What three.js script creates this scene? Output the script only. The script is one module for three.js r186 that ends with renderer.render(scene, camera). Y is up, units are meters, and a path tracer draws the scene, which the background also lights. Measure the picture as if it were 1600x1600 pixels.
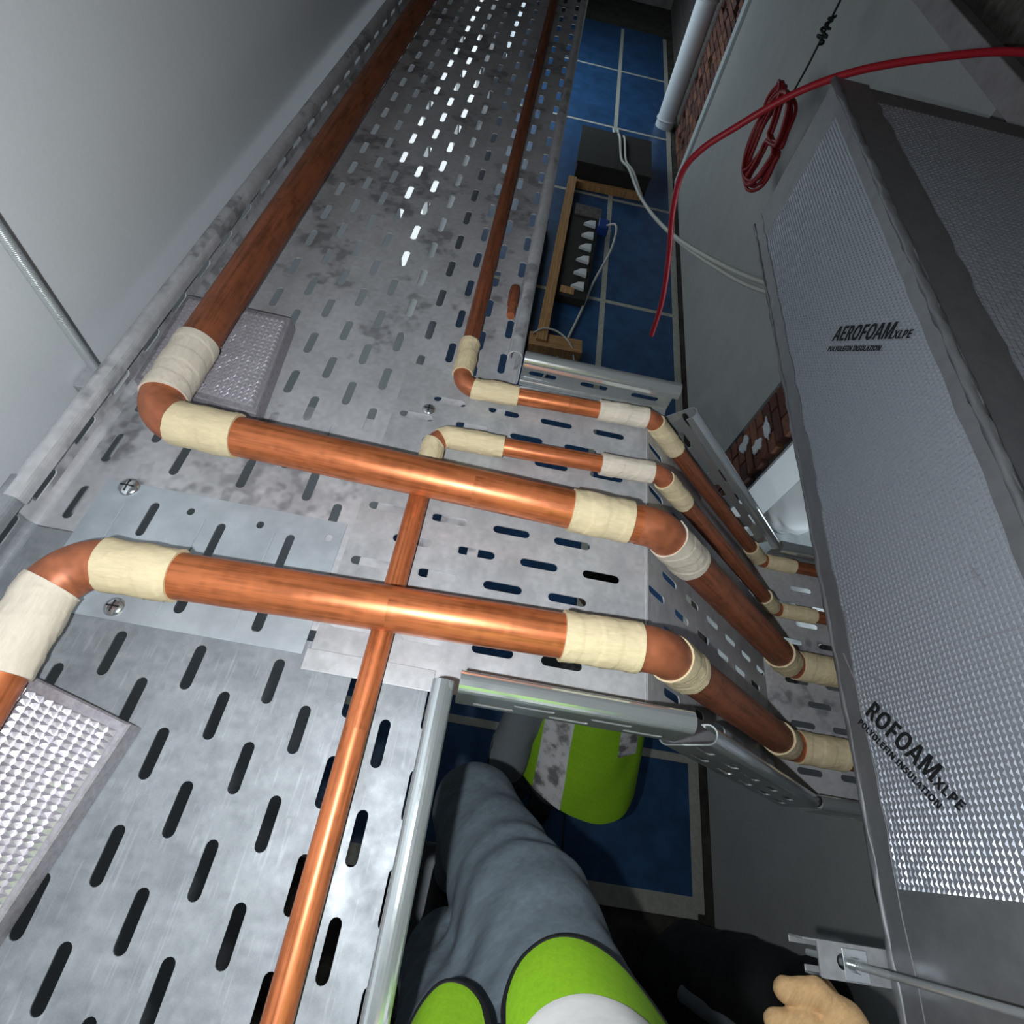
import * as THREE from 'three';
import { mergeGeometries } from 'three/addons/utils/BufferGeometryUtils.js';
import { RoundedBoxGeometry } from 'three/addons/geometries/RoundedBoxGeometry.js';
import { RectAreaLightUniformsLib } from 'three/addons/lights/RectAreaLightUniformsLib.js';
import { FontLoader } from 'three/addons/loaders/FontLoader.js';
import { TextGeometry } from 'three/addons/geometries/TextGeometry.js';

// ---------------------------------------------------------------- camera, light, exposure
// Working heights: y = 0 is the top of the cable tray; everything is lifted by FLOOR at the end.
const FLOOR = 2.395, FY = -FLOOR;
const scene = new THREE.Scene();
scene.background = new THREE.Color(0x05070a);
const camera = new THREE.PerspectiveCamera(87.037, 1, 0.02, 60);
camera.position.set(0, 0.73, 0);
camera.rotation.set(-1.00749508, -0.0999307927, 0.279065324, 'YXZ');
scene.add(camera);
const renderer = new THREE.WebGLRenderer({ antialias: true });
renderer.toneMapping = THREE.LinearToneMapping;
renderer.toneMappingExposure = 1.0;
renderer.shadowMap.enabled = true;
RectAreaLightUniformsLib.init();

// the phone's flash, beside its lens
const flashAt = V3(-0.076, -0.024, -0.006).applyEuler(camera.rotation).add(camera.position);
const flash = new THREE.PointLight(new THREE.Color(0.93, 0.97, 1.0), 2.5, 0, 2);
flash.position.copy(flashAt); flash.castShadow = true; flash.shadow.radius = 0.4; flash.shadow.mapSize.set(2048, 2048);
scene.add(flash);
function V3(x, y, z) { return new THREE.Vector3(x, y, z); }
function rectLight(w, h, pos, look, color, power) {
  const l = new THREE.RectAreaLight(new THREE.Color(...color), power, w, h);
  l.position.set(...pos); l.lookAt(...look); scene.add(l); return l;
}
rectLight(2.9, 1.0, [-0.70, -1.2, -4.3], [2, -1.4, -4.3], [0.8, 0.92, 1.0], 0.12);
rectLight(3.0, 1.0, [-0.70, -1.2, -8.7], [1.0, -2.4, -8.7], [0.75, 0.9, 1.0], 3.8);
rectLight(1.4, 1.4, [3.38, -1.3, -1.1], [1.6, -2.2, -1.9], [0.85, 0.95, 1.0], 5.0);

// ---------------------------------------------------------------- helpers
let seed = 12345;
function rnd() { seed |= 0; seed = seed + 0x6D2B79F5 | 0; let t = Math.imul(seed ^ seed >>> 15, 1 | seed); t = t + Math.imul(t ^ t >>> 7, 61 | t) ^ t; return ((t ^ t >>> 14) >>> 0) / 4294967296; }
const V = (x, y, z) => new THREE.Vector3(x, y, z);
const taken = {};
function numbered(n) { if (taken[n] === undefined) { taken[n] = 0; return n; } taken[n]++; return n + '_' + String(taken[n]).padStart(3, '0'); }
function shadowOn(m) { m.castShadow = true; m.receiveShadow = true; return m; }
function part(name, geo, mat, parent, label) { const m = shadowOn(new THREE.Mesh(geo, mat)); m.name = name; if (label) m.userData.label = label; parent.add(m); return m; }
function thing(name, label, category, pos = [0, 0, 0], group) {
  const g = new THREE.Group(); g.name = numbered(name); g.position.set(...pos); g.userData = { label, category }; if (group) g.userData.group = group; scene.add(g); return g;
}
function solo(name, geo, mat, label, category, group) { const m = part(numbered(name), geo, mat, scene); m.userData = { label, category }; if (group) m.userData.group = group; return m; }
function struct(name, geo, mat, label) { const m = part(name, geo, mat, scene); m.userData = { kind: 'structure', label, category: name.split('_')[0] }; return m; }
function box(x0, x1, y0, y1, z0, z1) { const g = new THREE.BoxGeometry(x1 - x0, y1 - y0, z1 - z0); g.translate((x0 + x1) / 2, (y0 + y1) / 2, (z0 + z1) / 2); return uvMetres(g); }
function rbox(x0, x1, y0, y1, z0, z1, r = 0.004, s = 2) { const g = new RoundedBoxGeometry(x1 - x0, y1 - y0, z1 - z0, s, r); g.translate((x0 + x1) / 2, (y0 + y1) / 2, (z0 + z1) / 2); return uvMetres(g); }
function uvMetres(g) {   // box mapping in metres
  const p = g.attributes.position, n = g.attributes.normal, uv = new Float32Array(p.count * 2);
  for (let i = 0; i < p.count; i++) {
    const ax = Math.abs(n.getX(i)), ay = Math.abs(n.getY(i)), az = Math.abs(n.getZ(i));
    let u, v; if (ay >= ax && ay >= az) { u = p.getX(i); v = p.getZ(i); } else if (ax >= az) { u = p.getZ(i); v = p.getY(i); } else { u = p.getX(i); v = p.getY(i); }
    uv[2 * i] = u; uv[2 * i + 1] = v;
  }
  g.setAttribute('uv', new THREE.BufferAttribute(uv, 2)); return g;
}
function plain(g) { const q = g.index ? g.toNonIndexed() : g; for (const k of Object.keys(q.attributes)) if (!['position', 'normal', 'uv'].includes(k)) q.deleteAttribute(k); return q; }
const merge = (a) => mergeGeometries(a.map(plain), false);

// periodic value noise, for textures
function lattice(n) { const a = new Float32Array(n * n); for (let i = 0; i < a.length; i++) a[i] = rnd(); return a; }
function pnoise(lat, n, x, y) {
  const xi = Math.floor(x), yi = Math.floor(y); let fx = x - xi, fy = y - yi; fx = fx * fx * (3 - 2 * fx); fy = fy * fy * (3 - 2 * fy);
  const m = (i, j) => lat[((j % n + n) % n) * n + (i % n + n) % n];
  return (m(xi, yi) * (1 - fx) + m(xi + 1, yi) * fx) * (1 - fy) + (m(xi, yi + 1) * (1 - fx) + m(xi + 1, yi + 1) * fx) * fy;
}
function noiseTex(size, repeatMetres, fn, srgb = true, rx = 1, ry = 1) {
  const d = new Uint8Array(size * size * 4);
  for (let j = 0; j < size; j++) for (let i = 0; i < size; i++) { const c = fn(i / size, j / size); const o = 4 * (j * size + i); for (let k = 0; k < 3; k++) d[o + k] = Math.max(0, Math.min(255, c[k])); d[o + 3] = 255; }
  const t = new THREE.DataTexture(d, size, size); t.wrapS = t.wrapT = THREE.RepeatWrapping; t.magFilter = THREE.LinearFilter; t.minFilter = THREE.LinearMipmapLinearFilter; t.generateMipmaps = true;
  t.repeat.set(rx / repeatMetres, ry / repeatMetres); if (srgb) t.colorSpace = THREE.SRGBColorSpace; t.needsUpdate = true; return t;
}
const L8 = lattice(8), L16 = lattice(16), L32 = lattice(32), L64 = lattice(64), L128 = lattice(128), L256 = lattice(256);
const fbm = (u, v) => 0.34 * pnoise(L8, 8, u * 8, v * 8) + 0.26 * pnoise(L16, 16, u * 16, v * 16) + 0.2 * pnoise(L32, 32, u * 32, v * 32) + 0.12 * pnoise(L64, 64, u * 64, v * 64) + 0.08 * pnoise(L128, 128, u * 128, v * 128);
const ss = (a, b, x) => { const t = Math.max(0, Math.min(1, (x - a) / (b - a))); return t * t * (3 - 2 * t); };

// smooth 3-D noise for geometry
function h3(x, y, z) { let n = Math.imul(x, 374761393) + Math.imul(y, 668265263) + Math.imul(z, 1274126177) | 0; n = Math.imul(n ^ n >>> 13, 1274126177); return ((n ^ n >>> 16) >>> 0) / 4294967296; }
function n3(x, y, z) {
  const xi = Math.floor(x), yi = Math.floor(y), zi = Math.floor(z); const f = t => t * t * (3 - 2 * t); const fx = f(x - xi), fy = f(y - yi), fz = f(z - zi);
  const l = (a, b, t) => a + (b - a) * t;
  return l(l(l(h3(xi, yi, zi), h3(xi + 1, yi, zi), fx), l(h3(xi, yi + 1, zi), h3(xi + 1, yi + 1, zi), fx), fy), l(l(h3(xi, yi, zi + 1), h3(xi + 1, yi, zi + 1), fx), l(h3(xi, yi + 1, zi + 1), h3(xi + 1, yi + 1, zi + 1), fx), fy), fz) * 2 - 1;
}

// ---------------------------------------------------------------- materials
const std = (o) => new THREE.MeshStandardMaterial(o);
const galvTex = noiseTex(512, 0.45, (u, v) => { const n = fbm(u, v), s = pnoise(L64, 64, u * 64 + 3 * n, v * 64); const g = 176 + 46 * (n - 0.5) + 14 * (s - 0.5) + 8 * (rnd() - 0.5); return [g - 1, g + 1, g + 4]; });
const galvRough = noiseTex(256, 0.3, (u, v) => { const g = 118 + 90 * (fbm(u, v) - 0.5); return [g, g, g]; }, false);
const bloomTex = noiseTex(1024, 0.9, (u, v) => {   // zinc spangle with dark bloom stains
  const n = fbm(u, v), m = fbm(u * 1 + 0.37, v + 0.61), s = pnoise(L128, 128, u * 128, v * 128); let g = 186 + 36 * (n - 0.5) + 12 * (s - 0.5);
  const st = ss(0.54, 0.68, m) * (0.35 + 0.65 * ss(0.3, 0.65, pnoise(L64, 64, u * 64, v * 64))); g -= 46 * st; return [g - 1, g, g + 4];
});
const M = {};
M.galv = std({ map: galvTex, roughnessMap: galvRough, roughness: 0.95, metalness: 0.28 });
M.galvNearDimmed = std({ map: noiseTex(512, 0.45, (u, v) => { const n = fbm(u, v), s = pnoise(L64, 64, u * 64 + 3 * n, v * 64), q = pnoise(L256, 256, u * 256, v * 12); const g = 132 + 44 * (n - 0.5) + 14 * (s - 0.5) + 14 * ss(0.8, 0.95, q) + 8 * (rnd() - 0.5); return [g - 3, g + 2, g + 7]; }), roughnessMap: galvRough, roughness: 1.08, metalness: 0.19 });  // same zinc as galv, colour darkened to offset the close flash
M.galvOld = std({ map: bloomTex, roughnessMap: galvRough, roughness: 1.05, metalness: 0.3 });
M.galvPlate = std({ map: noiseTex(256, 0.4, (u, v) => { const g = 178 + 40 * (fbm(u, v) - 0.5); return [g - 6, g + 2, g + 9]; }), roughness: 0.5, metalness: 0.4 });
M.zinc = std({ color: 0xc3cacc, roughness: 0.32, metalness: 0.75, roughnessMap: galvRough });
M.rod = std({ color: 0xc4cacd, roughness: 0.34, metalness: 0.55 });
M.screw = std({ color: 0xd5dade, roughness: 0.2, metalness: 0.9 });
function copperTex(base, dark, amt, streak = 1) {   // u runs once round the pipe, v along it (0.5 m)
  const t = noiseTex(512, 1, (u, v) => {
    const a = pnoise(L32, 32, u * 32, v * 8), b = pnoise(L128, 128, u * 128, v * 16), c = fbm(u, v), f = pnoise(L64, 64, u * 16, v * 64); const k = amt * ss(0.38, 0.85, streak * (0.34 * a + 0.2 * b) + (1.04 - 0.54 * streak) * (0.72 * c + 0.28 * f)), w = 0.88 + 0.24 * c;
    return [0, 1, 2].map(i => (base[i] * (1 - k) + dark[i] * k) * w);
  });
  t.repeat.set(1, 2); return t;
}
M.copper = std({ map: copperTex([204, 119, 74], [138, 76, 42], 0.9), roughness: 0.37, metalness: 0.5 });
M.copperDull = std({ map: copperTex([150, 88, 60], [96, 58, 38], 0.9), roughness: 0.52, metalness: 0.3 });
M.elbow = std({ map: copperTex([180, 108, 74], [128, 74, 50], 0.8, 0), roughness: 0.48, metalness: 0.35 });
M.tape = std({ map: noiseTex(256, 0.12, (u, v) => { const c = fbm(u, v), g = 1 + 0.12 * (c - 0.5) + 0.05 * (rnd() - 0.5); return [208 * g, 192 * g, 156 * g]; }, true, 1, 1), roughness: 0.8 });
M.tapePale = std({ map: noiseTex(256, 0.12, (u, v) => { const c = fbm(u, v), g = 1 + 0.1 * (c - 0.5) + 0.05 * (rnd() - 0.5); return [204 * g, 194 * g, 178 * g]; }), roughness: 0.75 });
M.foil = std({ color: 0xc2bfc6, roughness: 0.32, metalness: 0.55, flatShading: true });
M.foilDuct = std({ color: 0xb6bcc6, roughness: 0.36, metalness: 0.5, flatShading: true });
M.alu = std({ map: noiseTex(256, 0.3, (u, v) => { const g = 142 + 26 * (fbm(u, v) - 0.5); return [g - 2, g, g + 4]; }), roughness: 0.5, metalness: 0.5 });
M.foilSide = std({ map: noiseTex(128, 0.05, (u, v) => { const g = 160 + 50 * (fbm(u, v) - 0.5); return [g, g - 3, g + 4]; }), roughness: 0.5, metalness: 0.5 });
M.print = std({ color: 0x14161a, roughness: 0.8 });
M.wall = std({ map: noiseTex(512, 1.6, (u, v) => { const g = 214 + 8 * (fbm(u, v) - 0.5) + 4 * (rnd() - 0.5); return [g - 5, g - 1, g + 3]; }), roughness: 0.85 });
M.board = std({ map: noiseTex(512, 1.4, (u, v) => { const g = 172 + 16 * (fbm(u, v) - 0.5) + 6 * (rnd() - 0.5); return [g, g + 1, g - 1]; }), roughness: 0.9 });
M.boardEdge = std({ color: 0xc4cdce, roughness: 0.9 });
M.concrete = std({ map: noiseTex(512, 1.2, (u, v) => { const g = 112 + 70 * (fbm(u, v) - 0.5); return [g + 2, g, g - 4]; }), roughness: 0.95 });
M.dirt = std({ map: noiseTex(512, 0.8, (u, v) => { const g = 62 + 56 * (fbm(u, v) - 0.5) + 10 * (rnd() - 0.5); return [g + 4, g, g - 6]; }), roughness: 0.95 });
M.paleFloor = std({ map: noiseTex(256, 0.7, (u, v) => { const g = 200 + 60 * (fbm(u, v) - 0.5); return [g - 8, g, g + 2]; }), roughness: 0.9 });
M.blueSheet = std({ map: noiseTex(512, 1.1, (u, v) => { const c = 1 + 0.5 * (fbm(u, v) - 0.5); return [42 * c, 80 * c, 122 * c]; }), roughness: 0.4 });
M.floorTape = std({ map: noiseTex(128, 0.2, (u, v) => { const g = 178 + 50 * (fbm(u, v) - 0.5); return [g, g, g - 12]; }), roughness: 0.8 });
M.brick = [[112, 74, 60], [96, 62, 52], [124, 84, 66], [88, 60, 54]].map(c => std({ map: noiseTex(128, 0.2, (u, v) => { const g = 0.75 + 0.6 * fbm(u, v); return c.map(x => x * g); }), roughness: 0.95 }));
M.mortar = std({ map: noiseTex(128, 0.3, (u, v) => { const g = 92 + 60 * (fbm(u, v) - 0.5); return [g, g - 6, g - 10]; }), roughness: 1 });
M.white = std({ color: 0xe6ebee, roughness: 0.6 });
M.frame = std({ color: 0xe3e6e8, roughness: 0.5 });
M.jeans = std({ map: noiseTex(256, 0.09, (u, v) => { const t = 0.5 + 0.5 * Math.sin((u + v) * Math.PI * 2 * 32), c = fbm(u, v); const g = 0.86 + 0.16 * t + 0.3 * (c - 0.5); return [100 * g, 112 * g, 121 * g]; }), roughness: 0.95 });
M.jacket = std({ color: 0x16181c, roughness: 0.95 });
M.greyCloth = std({ color: 0x6e7478, roughness: 0.95 });
M.trousers = std({ color: 0x3c4148, roughness: 0.95 });
M.hivis = std({ map: noiseTex(256, 0.04, (u, v) => { const t = 0.5 + 0.5 * Math.sin(u * Math.PI * 40) * Math.sin(v * Math.PI * 40), c = fbm(u, v), g = 0.9 + 0.1 * t + 0.16 * (c - 0.5); return [142 * g, 196 * g, 24 * g]; }), roughness: 0.85 });
M.reflect = std({ map: noiseTex(256, 0.2, (u, v) => { const g = 226 + 24 * (fbm(u, v) - 0.5); return [g, g - 2, g - 4]; }), roughness: 0.45 });
M.reflectWorn = std({ map: noiseTex(256, 0.5, (u, v) => { const f = fbm(u, v), g = 208 - 95 * ss(0.44, 0.72, f); return [g, g, g]; }), roughness: 0.5 });
M.black = std({ color: 0x0c0d0f, roughness: 0.7 });
M.glove = std({ map: noiseTex(256, 0.05, (u, v) => { const g = 0.88 + 0.24 * fbm(u, v); return [216 * g, 176 * g, 126 * g]; }), roughness: 0.95 });
M.skin = std({ color: 0xc49a7c, roughness: 0.7 });
M.hair = std({ color: 0x241c16, roughness: 0.9 });
M.redCable = std({ color: 0xb02230, roughness: 0.45 });
M.redCoil = std({ color: 0x8e1a1e, roughness: 0.5 });
M.whiteCable = std({ color: 0xc9c9c0, roughness: 0.5 });
M.wire = std({ color: 0x2a2c2c, roughness: 0.6, metalness: 0.4 });
M.wood = std({ map: noiseTex(256, 0.5, (u, v) => { const a = pnoise(L64, 64, u * 64, v * 3), g = 0.85 + 0.3 * a; return [176 * g, 132 * g, 86 * g]; }), roughness: 0.85 });
M.darkBox = std({ map: noiseTex(128, 0.4, (u, v) => { const g = 40 + 20 * (fbm(u, v) - 0.5); return [g, g - 2, g - 6]; }), roughness: 0.9 });
M.socket = std({ color: 0xe4e8ea, roughness: 0.5 });
M.bluePlug = std({ color: 0x1c3f8c, roughness: 0.5 });
M.pinkBlock = std({ map: noiseTex(256, 0.8, (u, v) => { const g = 150 + 40 * (fbm(u, v) - 0.5); return [g + 4, g - 2, g]; }), roughness: 0.95 });
M.ladder = std({ color: 0x5a5e62, roughness: 0.5, metalness: 0.6 });
const glow = (c, k) => std({ color: 0x000000, emissive: new THREE.Color(...c), emissiveIntensity: k, roughness: 0.3 });
M.day1 = glow([0.86, 0.96, 1.0], 0.95); M.day2 = glow([0.8, 0.93, 1.0], 0.95); M.day3 = glow([0.85, 0.95, 1.0], 1.4);
M.lens = glow([0.93, 0.97, 1.0], 3);

// ---------------------------------------------------------------- room shell
const WL = -0.69, WR = 1.5;
function wallPieces(x0, x1, z0, z1, y0, y1, holes) {   // wall in the yz plane with rectangular holes [z0,z1,y0,y1], sorted by z
  const g = []; let z = z0;
  for (const [a, b, c, d] of holes) { g.push(box(x0, x1, y0, y1, z, a)); if (c > y0) g.push(box(x0, x1, y0, c, a, b)); if (d < y1) g.push(box(x0, x1, d, y1, a, b)); z = b; }
  g.push(box(x0, x1, y0, y1, z, z1)); return merge(g);
}
const CEIL = 1.6, ZF = -13, ZN = 2.2;
struct('wall_left', wallPieces(WL - 0.2, WL, ZF, ZN, FY, CEIL, [[-10.3, -7.1, -1.78, -0.62], [-5.9, -2.6, -1.78, -0.62]]), M.wall, 'smooth pale grey plastered wall beside the main tray');
struct('ceiling', box(WL - 0.2, 4.2, CEIL, CEIL + 0.2, ZF - 0.2, ZN + 0.2), M.concrete, 'concrete soffit above the tray');
struct('wall_far', box(WL - 0.2, 4.2, FY, CEIL, ZF - 0.2, ZF), M.concrete, 'dark far end wall');
struct('wall_near', box(WL - 0.2, 4.2, FY, CEIL, ZN, ZN + 0.2), M.wall, 'wall behind the photographer');
struct('wall_outer', box(3.5, 3.7, FY, CEIL, ZF, ZN), M.wall, 'white wall of the room beyond the opening');
// floor: slab, blue protection sheets and tape
const floor = struct('floor', box(WL - 0.2, 4.2, FY - 0.2, FY - 0.006, ZF, ZN), M.dirt, 'dusty floor under blue protection sheets');
const zs = [-11.6, -9.8, -7.98, -6.25, -4.45, -2.5, -0.58, 0.1];
for (let i = 0; i < zs.length - 1; i++) for (const [a, b] of [[WL + 0.01, 0.715], [0.725, 1.4]]) part('protection_sheet', rbox(a, b, FY - 0.006, FY - 0.001 + 0.0008 * rnd(), zs[i] + 0.004, zs[i + 1] - 0.004, 0.002, 1), M.blueSheet, floor);
for (let i = 1; i < zs.length; i++) { const w = i === zs.length - 1 ? 0.045 : 0.022; part('tape_strip', rbox(WL + 0.01, 1.42, FY - 0.001, FY + 0.0015, zs[i] - w, zs[i] + w, 0.001, 1), M.floorTape, floor); }
part('tape_strip', rbox(0.695, 0.745, FY - 0.001, FY + 0.0022, -11.5, -0.6, 0.001, 1), M.floorTape, floor);
part('tape_strip', rbox(1.395, 1.455, FY - 0.002, FY + 0.0014, -11.5, 0.12, 0.001, 1), M.floorTape, floor);
struct('floor_outer', box(1.55, 3.5, FY - 0.005, FY + 0.002, -5, 1.5), M.paleFloor, 'pale dusty floor seen through the wall opening');
// right wall: masonry with an opening, plasterboard in front of it
struct('wall_right', wallPieces(WR + 0.06, WR + 0.26, ZF, ZN, FY, CEIL, [[-2.07, -0.95, FY, -0.3]]), M.mortar, 'rough masonry wall with an opening behind the duct');
const wb1 = struct('wall_right_board', box(WR, WR + 0.055, FY + 0.01, 0.105, -6.8, -2.43), M.board, 'grey plasterboard lining beyond the wall opening');
part('board_edge', rbox(WR - 0.03, WR + 0.055, FY + 0.01, 0.105, -6.94, -6.8, 0.004), M.boardEdge, wb1);
struct('wall_right_board_near', box(WR, WR + 0.055, FY + 0.01, 0.105, -0.8, 2.1), M.board, 'grey plasterboard lining below the duct');
struct('trim_1', rbox(WR - 0.02, WR + 0.055, 0.11, 0.2, -6.8, 2.1, 0.006), M.pinkBlock, 'rough block course above the plasterboard');
struct('trim_2', box(WR + 0.062, WR + 0.27, FY + 0.003, -0.3, -2.069, -2.05), M.white, 'white plastered reveal of the wall opening');
{ // exposed bricks between board and opening, and the far brick patch
  const bricks = thing('brick_pier', 'reddish brown exposed brickwork beside the wall opening', 'brickwork');
  bricks.userData = { kind: 'structure', label: 'reddish brown exposed brickwork beside the wall opening', category: 'wall' };
  bricks.name = 'wall_right_brick_pier';
  for (let r = 0; r < 18; r++) { const y = FY + 0.35 + r * 0.075; let z = -2.42 - (r % 2 ? 0.11 : 0); while (z < -2.09) { const a = Math.max(z, -2.42), b = Math.min(z + 0.212, -2.075); if (b - a > 0.03) { const d = 0.006 * rnd(); part('brick', rbox(WR + 0.005 + d, WR + 0.06, y, y + 0.063, a, b, 0.006, 1), M.brick[Math.floor(rnd() * 4)], bricks); } z += 0.224; } }
  for (const [y, z, w, h] of [[-1.42, -2.24, 0.13, 0.06], [-1.53, -2.2, 0.08, 0.11], [-1.66, -2.3, 0.12, 0.09]]) { // plaster splashes
    const s = new THREE.Shape(); for (let k = 0; k < 18; k++) { const t = k / 18 * 6.2832, r = 0.7 + 0.45 * n3(k * 0.9, y * 9, z * 7); const px = Math.cos(t) * w * 0.5 * r * 1.3, py = Math.sin(t) * h * 0.6 * r; k ? s.lineTo(px, py) : s.moveTo(px, py); }
    const g = new THREE.ExtrudeGeometry(s, { depth: 0.006, bevelEnabled: true, bevelThickness: 0.003, bevelSize: 0.004, bevelSegments: 1 }); g.rotateY(-Math.PI / 2); g.translate(WR + 0.004, y, z); part('plaster_splash', g, M.white, bricks, 'white plaster splash');
  }
  const far = new THREE.Group(); far.name = 'wall_right_brick_far'; far.userData = { kind: 'structure', label: 'dark brown brickwork beyond the plasterboard', category: 'wall' }; scene.add(far);
  for (let r = 0; r < 34; r++) { const y = FY + 0.01 + r * 0.075; let z = -8.25 - (r % 2 ? 0.11 : 0); while (z < -6.98) { const a = Math.max(z, -8.25), b = Math.min(z + 0.212, -6.96); if (b - a > 0.03) { const d = 0.01 * rnd(); if (rnd() < 0.9) part('brick', rbox(WR + 0.01 + d, WR + 0.07, y, y + 0.063, a, b, 0.006, 1), M.brick[Math.floor(rnd() * 4)], far); } z += 0.224; } }
}
solo('drain_pipe', (() => { const g = new THREE.CylinderGeometry(0.12, 0.12, 2.5, 32); g.translate(1.37, FY + 1.25, -8.35); const c = new THREE.TorusGeometry(0.122, 0.012, 10, 32); c.rotateX(Math.PI / 2); c.translate(1.37, FY + 0.09, -8.35); const c2 = c.clone(); c2.translate(0, 1.2, 0); return merge([g, c, c2]); })(), M.white, 'tall white upright pipe at the far end of the right wall', 'pipe');
// windows in the left wall, below the tray
function windowUnit(name, z0, z1, pane, label) {
  const g = new THREE.Group(); g.name = name; g.userData = { kind: 'structure', label, category: 'window' }; scene.add(g);
  const y0 = -1.78, y1 = -0.62, x = WL - 0.12, f = 0.05;
  part('window_frame', merge([rbox(x - 0.03, x + 0.03, y0, y0 + f, z0, z1), rbox(x - 0.03, x + 0.03, y1 - f, y1, z0, z1), rbox(x - 0.03, x + 0.03, y0, y1, z0, z0 + f), rbox(x - 0.03, x + 0.03, y0, y1, z1 - f, z1)]), M.frame, g);
  const n = 3, w = (z1 - z0) / n; for (let i = 1; i < n; i++) part('mullion', rbox(x - 0.03, x + 0.03, y0 + f, y1 - f, z0 + i * w - 0.03, z0 + i * w + 0.03), M.frame, g);
  for (let i = 0; i < n; i++) part('window_pane', box(x - 0.012, x - 0.006, y0 + f, y1 - f, z0 + i * w + 0.03, z0 + (i + 1) * w - 0.03), pane, g, 'bright daylit pane');
}
windowUnit('window_1', -5.9, -2.6, M.day1, 'bright daylit window low in the left wall, seen through the tray slots');
windowUnit('window_2', -10.3, -7.1, M.day2, 'bright far window low in the left wall');
{ const g = new THREE.Group(); g.name = 'window_3'; g.userData = { kind: 'structure', label: 'bright window of the room beyond the opening', category: 'window' }; scene.add(g);
  part('window_frame', merge([rbox(3.44, 3.49, -2.1, -2.04, -1.9, -0.3), rbox(3.44, 3.49, -0.56, -0.5, -1.9, -0.3), rbox(3.44, 3.49, -2.1, -0.5, -1.96, -1.9), rbox(3.44, 3.49, -2.1, -0.5, -0.3, -0.24)]), M.frame, g); part('window_pane', box(3.46, 3.47, -2.04, -0.56, -1.9, -0.3), M.day3, g); }

// ---------------------------------------------------------------- cable trays
const T = 0.002, FH = 0.08;
function slotPath(cx, cy, half, r, alongY) { // stadium hole
  const p = new THREE.Path(), n = 6; const pts = [];
  for (let e = 0; e < 2; e++) for (let i = 0; i <= n; i++) { const a = (e ? Math.PI : 0) + Math.PI * i / n; const dx = Math.cos(a) * r, dy = Math.sin(a) * r + (e ? -1 : 1) * (half - r); pts.push(alongY ? [cx + dx, cy + dy] : [cx + dy, cy - dx]); }
  p.moveTo(...pts[0]); for (let i = 1; i < pts.length; i++) p.lineTo(...pts[i]); p.closePath(); return p;
}
// flat plate strip in local (x, z), top at y = 0, slots run along z
function strip(x0, x1, z0, z1, slots, half = 0.0282, r = 0.0068, t = T) {
  const s = new THREE.Shape(); s.moveTo(x0, -z0); s.lineTo(x1, -z0); s.lineTo(x1, -z1); s.lineTo(x0, -z1); s.closePath();
  for (const q of slots) { const h = q[2] || half, rr = q[3] || r; if (q[1] - h > z0 + 0.003 && q[1] + h < z1 - 0.003) s.holes.push(slotPath(q[0], -q[1], h, rr, true)); }
  const g = new THREE.ExtrudeGeometry(s, { depth: t, bevelEnabled: false }); g.rotateX(-Math.PI / 2); g.translate(0, -t, 0); return g;
}
// side flange with return lip, local z from z0 to z1; wall at x = 0, lip rolls towards +x (mirror: towards -x)
function flange(z0, z1, phase, pitch, mirror) {
  const L = z1 - z0, m = mirror ? -1 : 1, gs = [];
  const prof = (pts) => { const s = new THREE.Shape(); pts.forEach((p, i) => i ? s.lineTo(m * p[0], p[1]) : s.moveTo(m * p[0], p[1])); s.closePath(); const g = new THREE.ExtrudeGeometry(s, { depth: L, bevelEnabled: false }); g.translate(0, 0, z0); return g; };
  const arc = (cx, cy, r, a0, a1, n) => { const o = []; for (let i = 0; i <= n; i++) { const a = a0 + (a1 - a0) * i / n; o.push([cx + Math.cos(a) * r, cy + Math.sin(a) * r]); } return o; };
  const R = 0.012, lr = 0.0135;
  gs.push(prof([...arc(R, R - T, R, Math.PI, Math.PI * 1.5, 6), ...arc(R, R - T, R - T, Math.PI * 1.5, Math.PI, 6)]));
  gs.push(prof([...arc(lr, FH - lr, lr, Math.PI, 0, 12), [2 * lr, FH - lr - 0.008], [2 * lr - T, FH - lr - 0.008], ...arc(lr, FH - lr, lr - T, 0, Math.PI, 12)]));
  const s = new THREE.Shape(); const y0 = R - T, y1 = FH - lr; s.moveTo(z0, y0); s.lineTo(z1, y0); s.lineTo(z1, y1); s.lineTo(z0, y1); s.closePath();
  for (const [yy, ph] of [[0.024, phase], [0.05, phase + pitch / 2]]) for (let c = Math.ceil((z0 - ph) / pitch) * pitch + ph; c < z1; c += pitch) if (c - 0.03 > z0 && c + 0.03 < z1) s.holes.push(slotPath(c, yy, 0.026, 0.0055, false));
  const w = new THREE.ExtrudeGeometry(s, { depth: T, bevelEnabled: false }); w.rotateY(-Math.PI / 2); w.translate(mirror ? 0 : T, 0, 0); gs.push(w);   // z -> z, thickness to -x
  return merge(gs);
}
function frame(origin, w, n, s) { const m = new THREE.Matrix4().makeBasis(w, n, s); m.setPosition(origin); return m; }
function place(g, m) { g.applyMatrix4(m); return g; }
const X = V(1, 0, 0), Y = V(0, 1, 0), Z = V(0, 0, 1), NZ = V(0, 0, -1);
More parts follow.
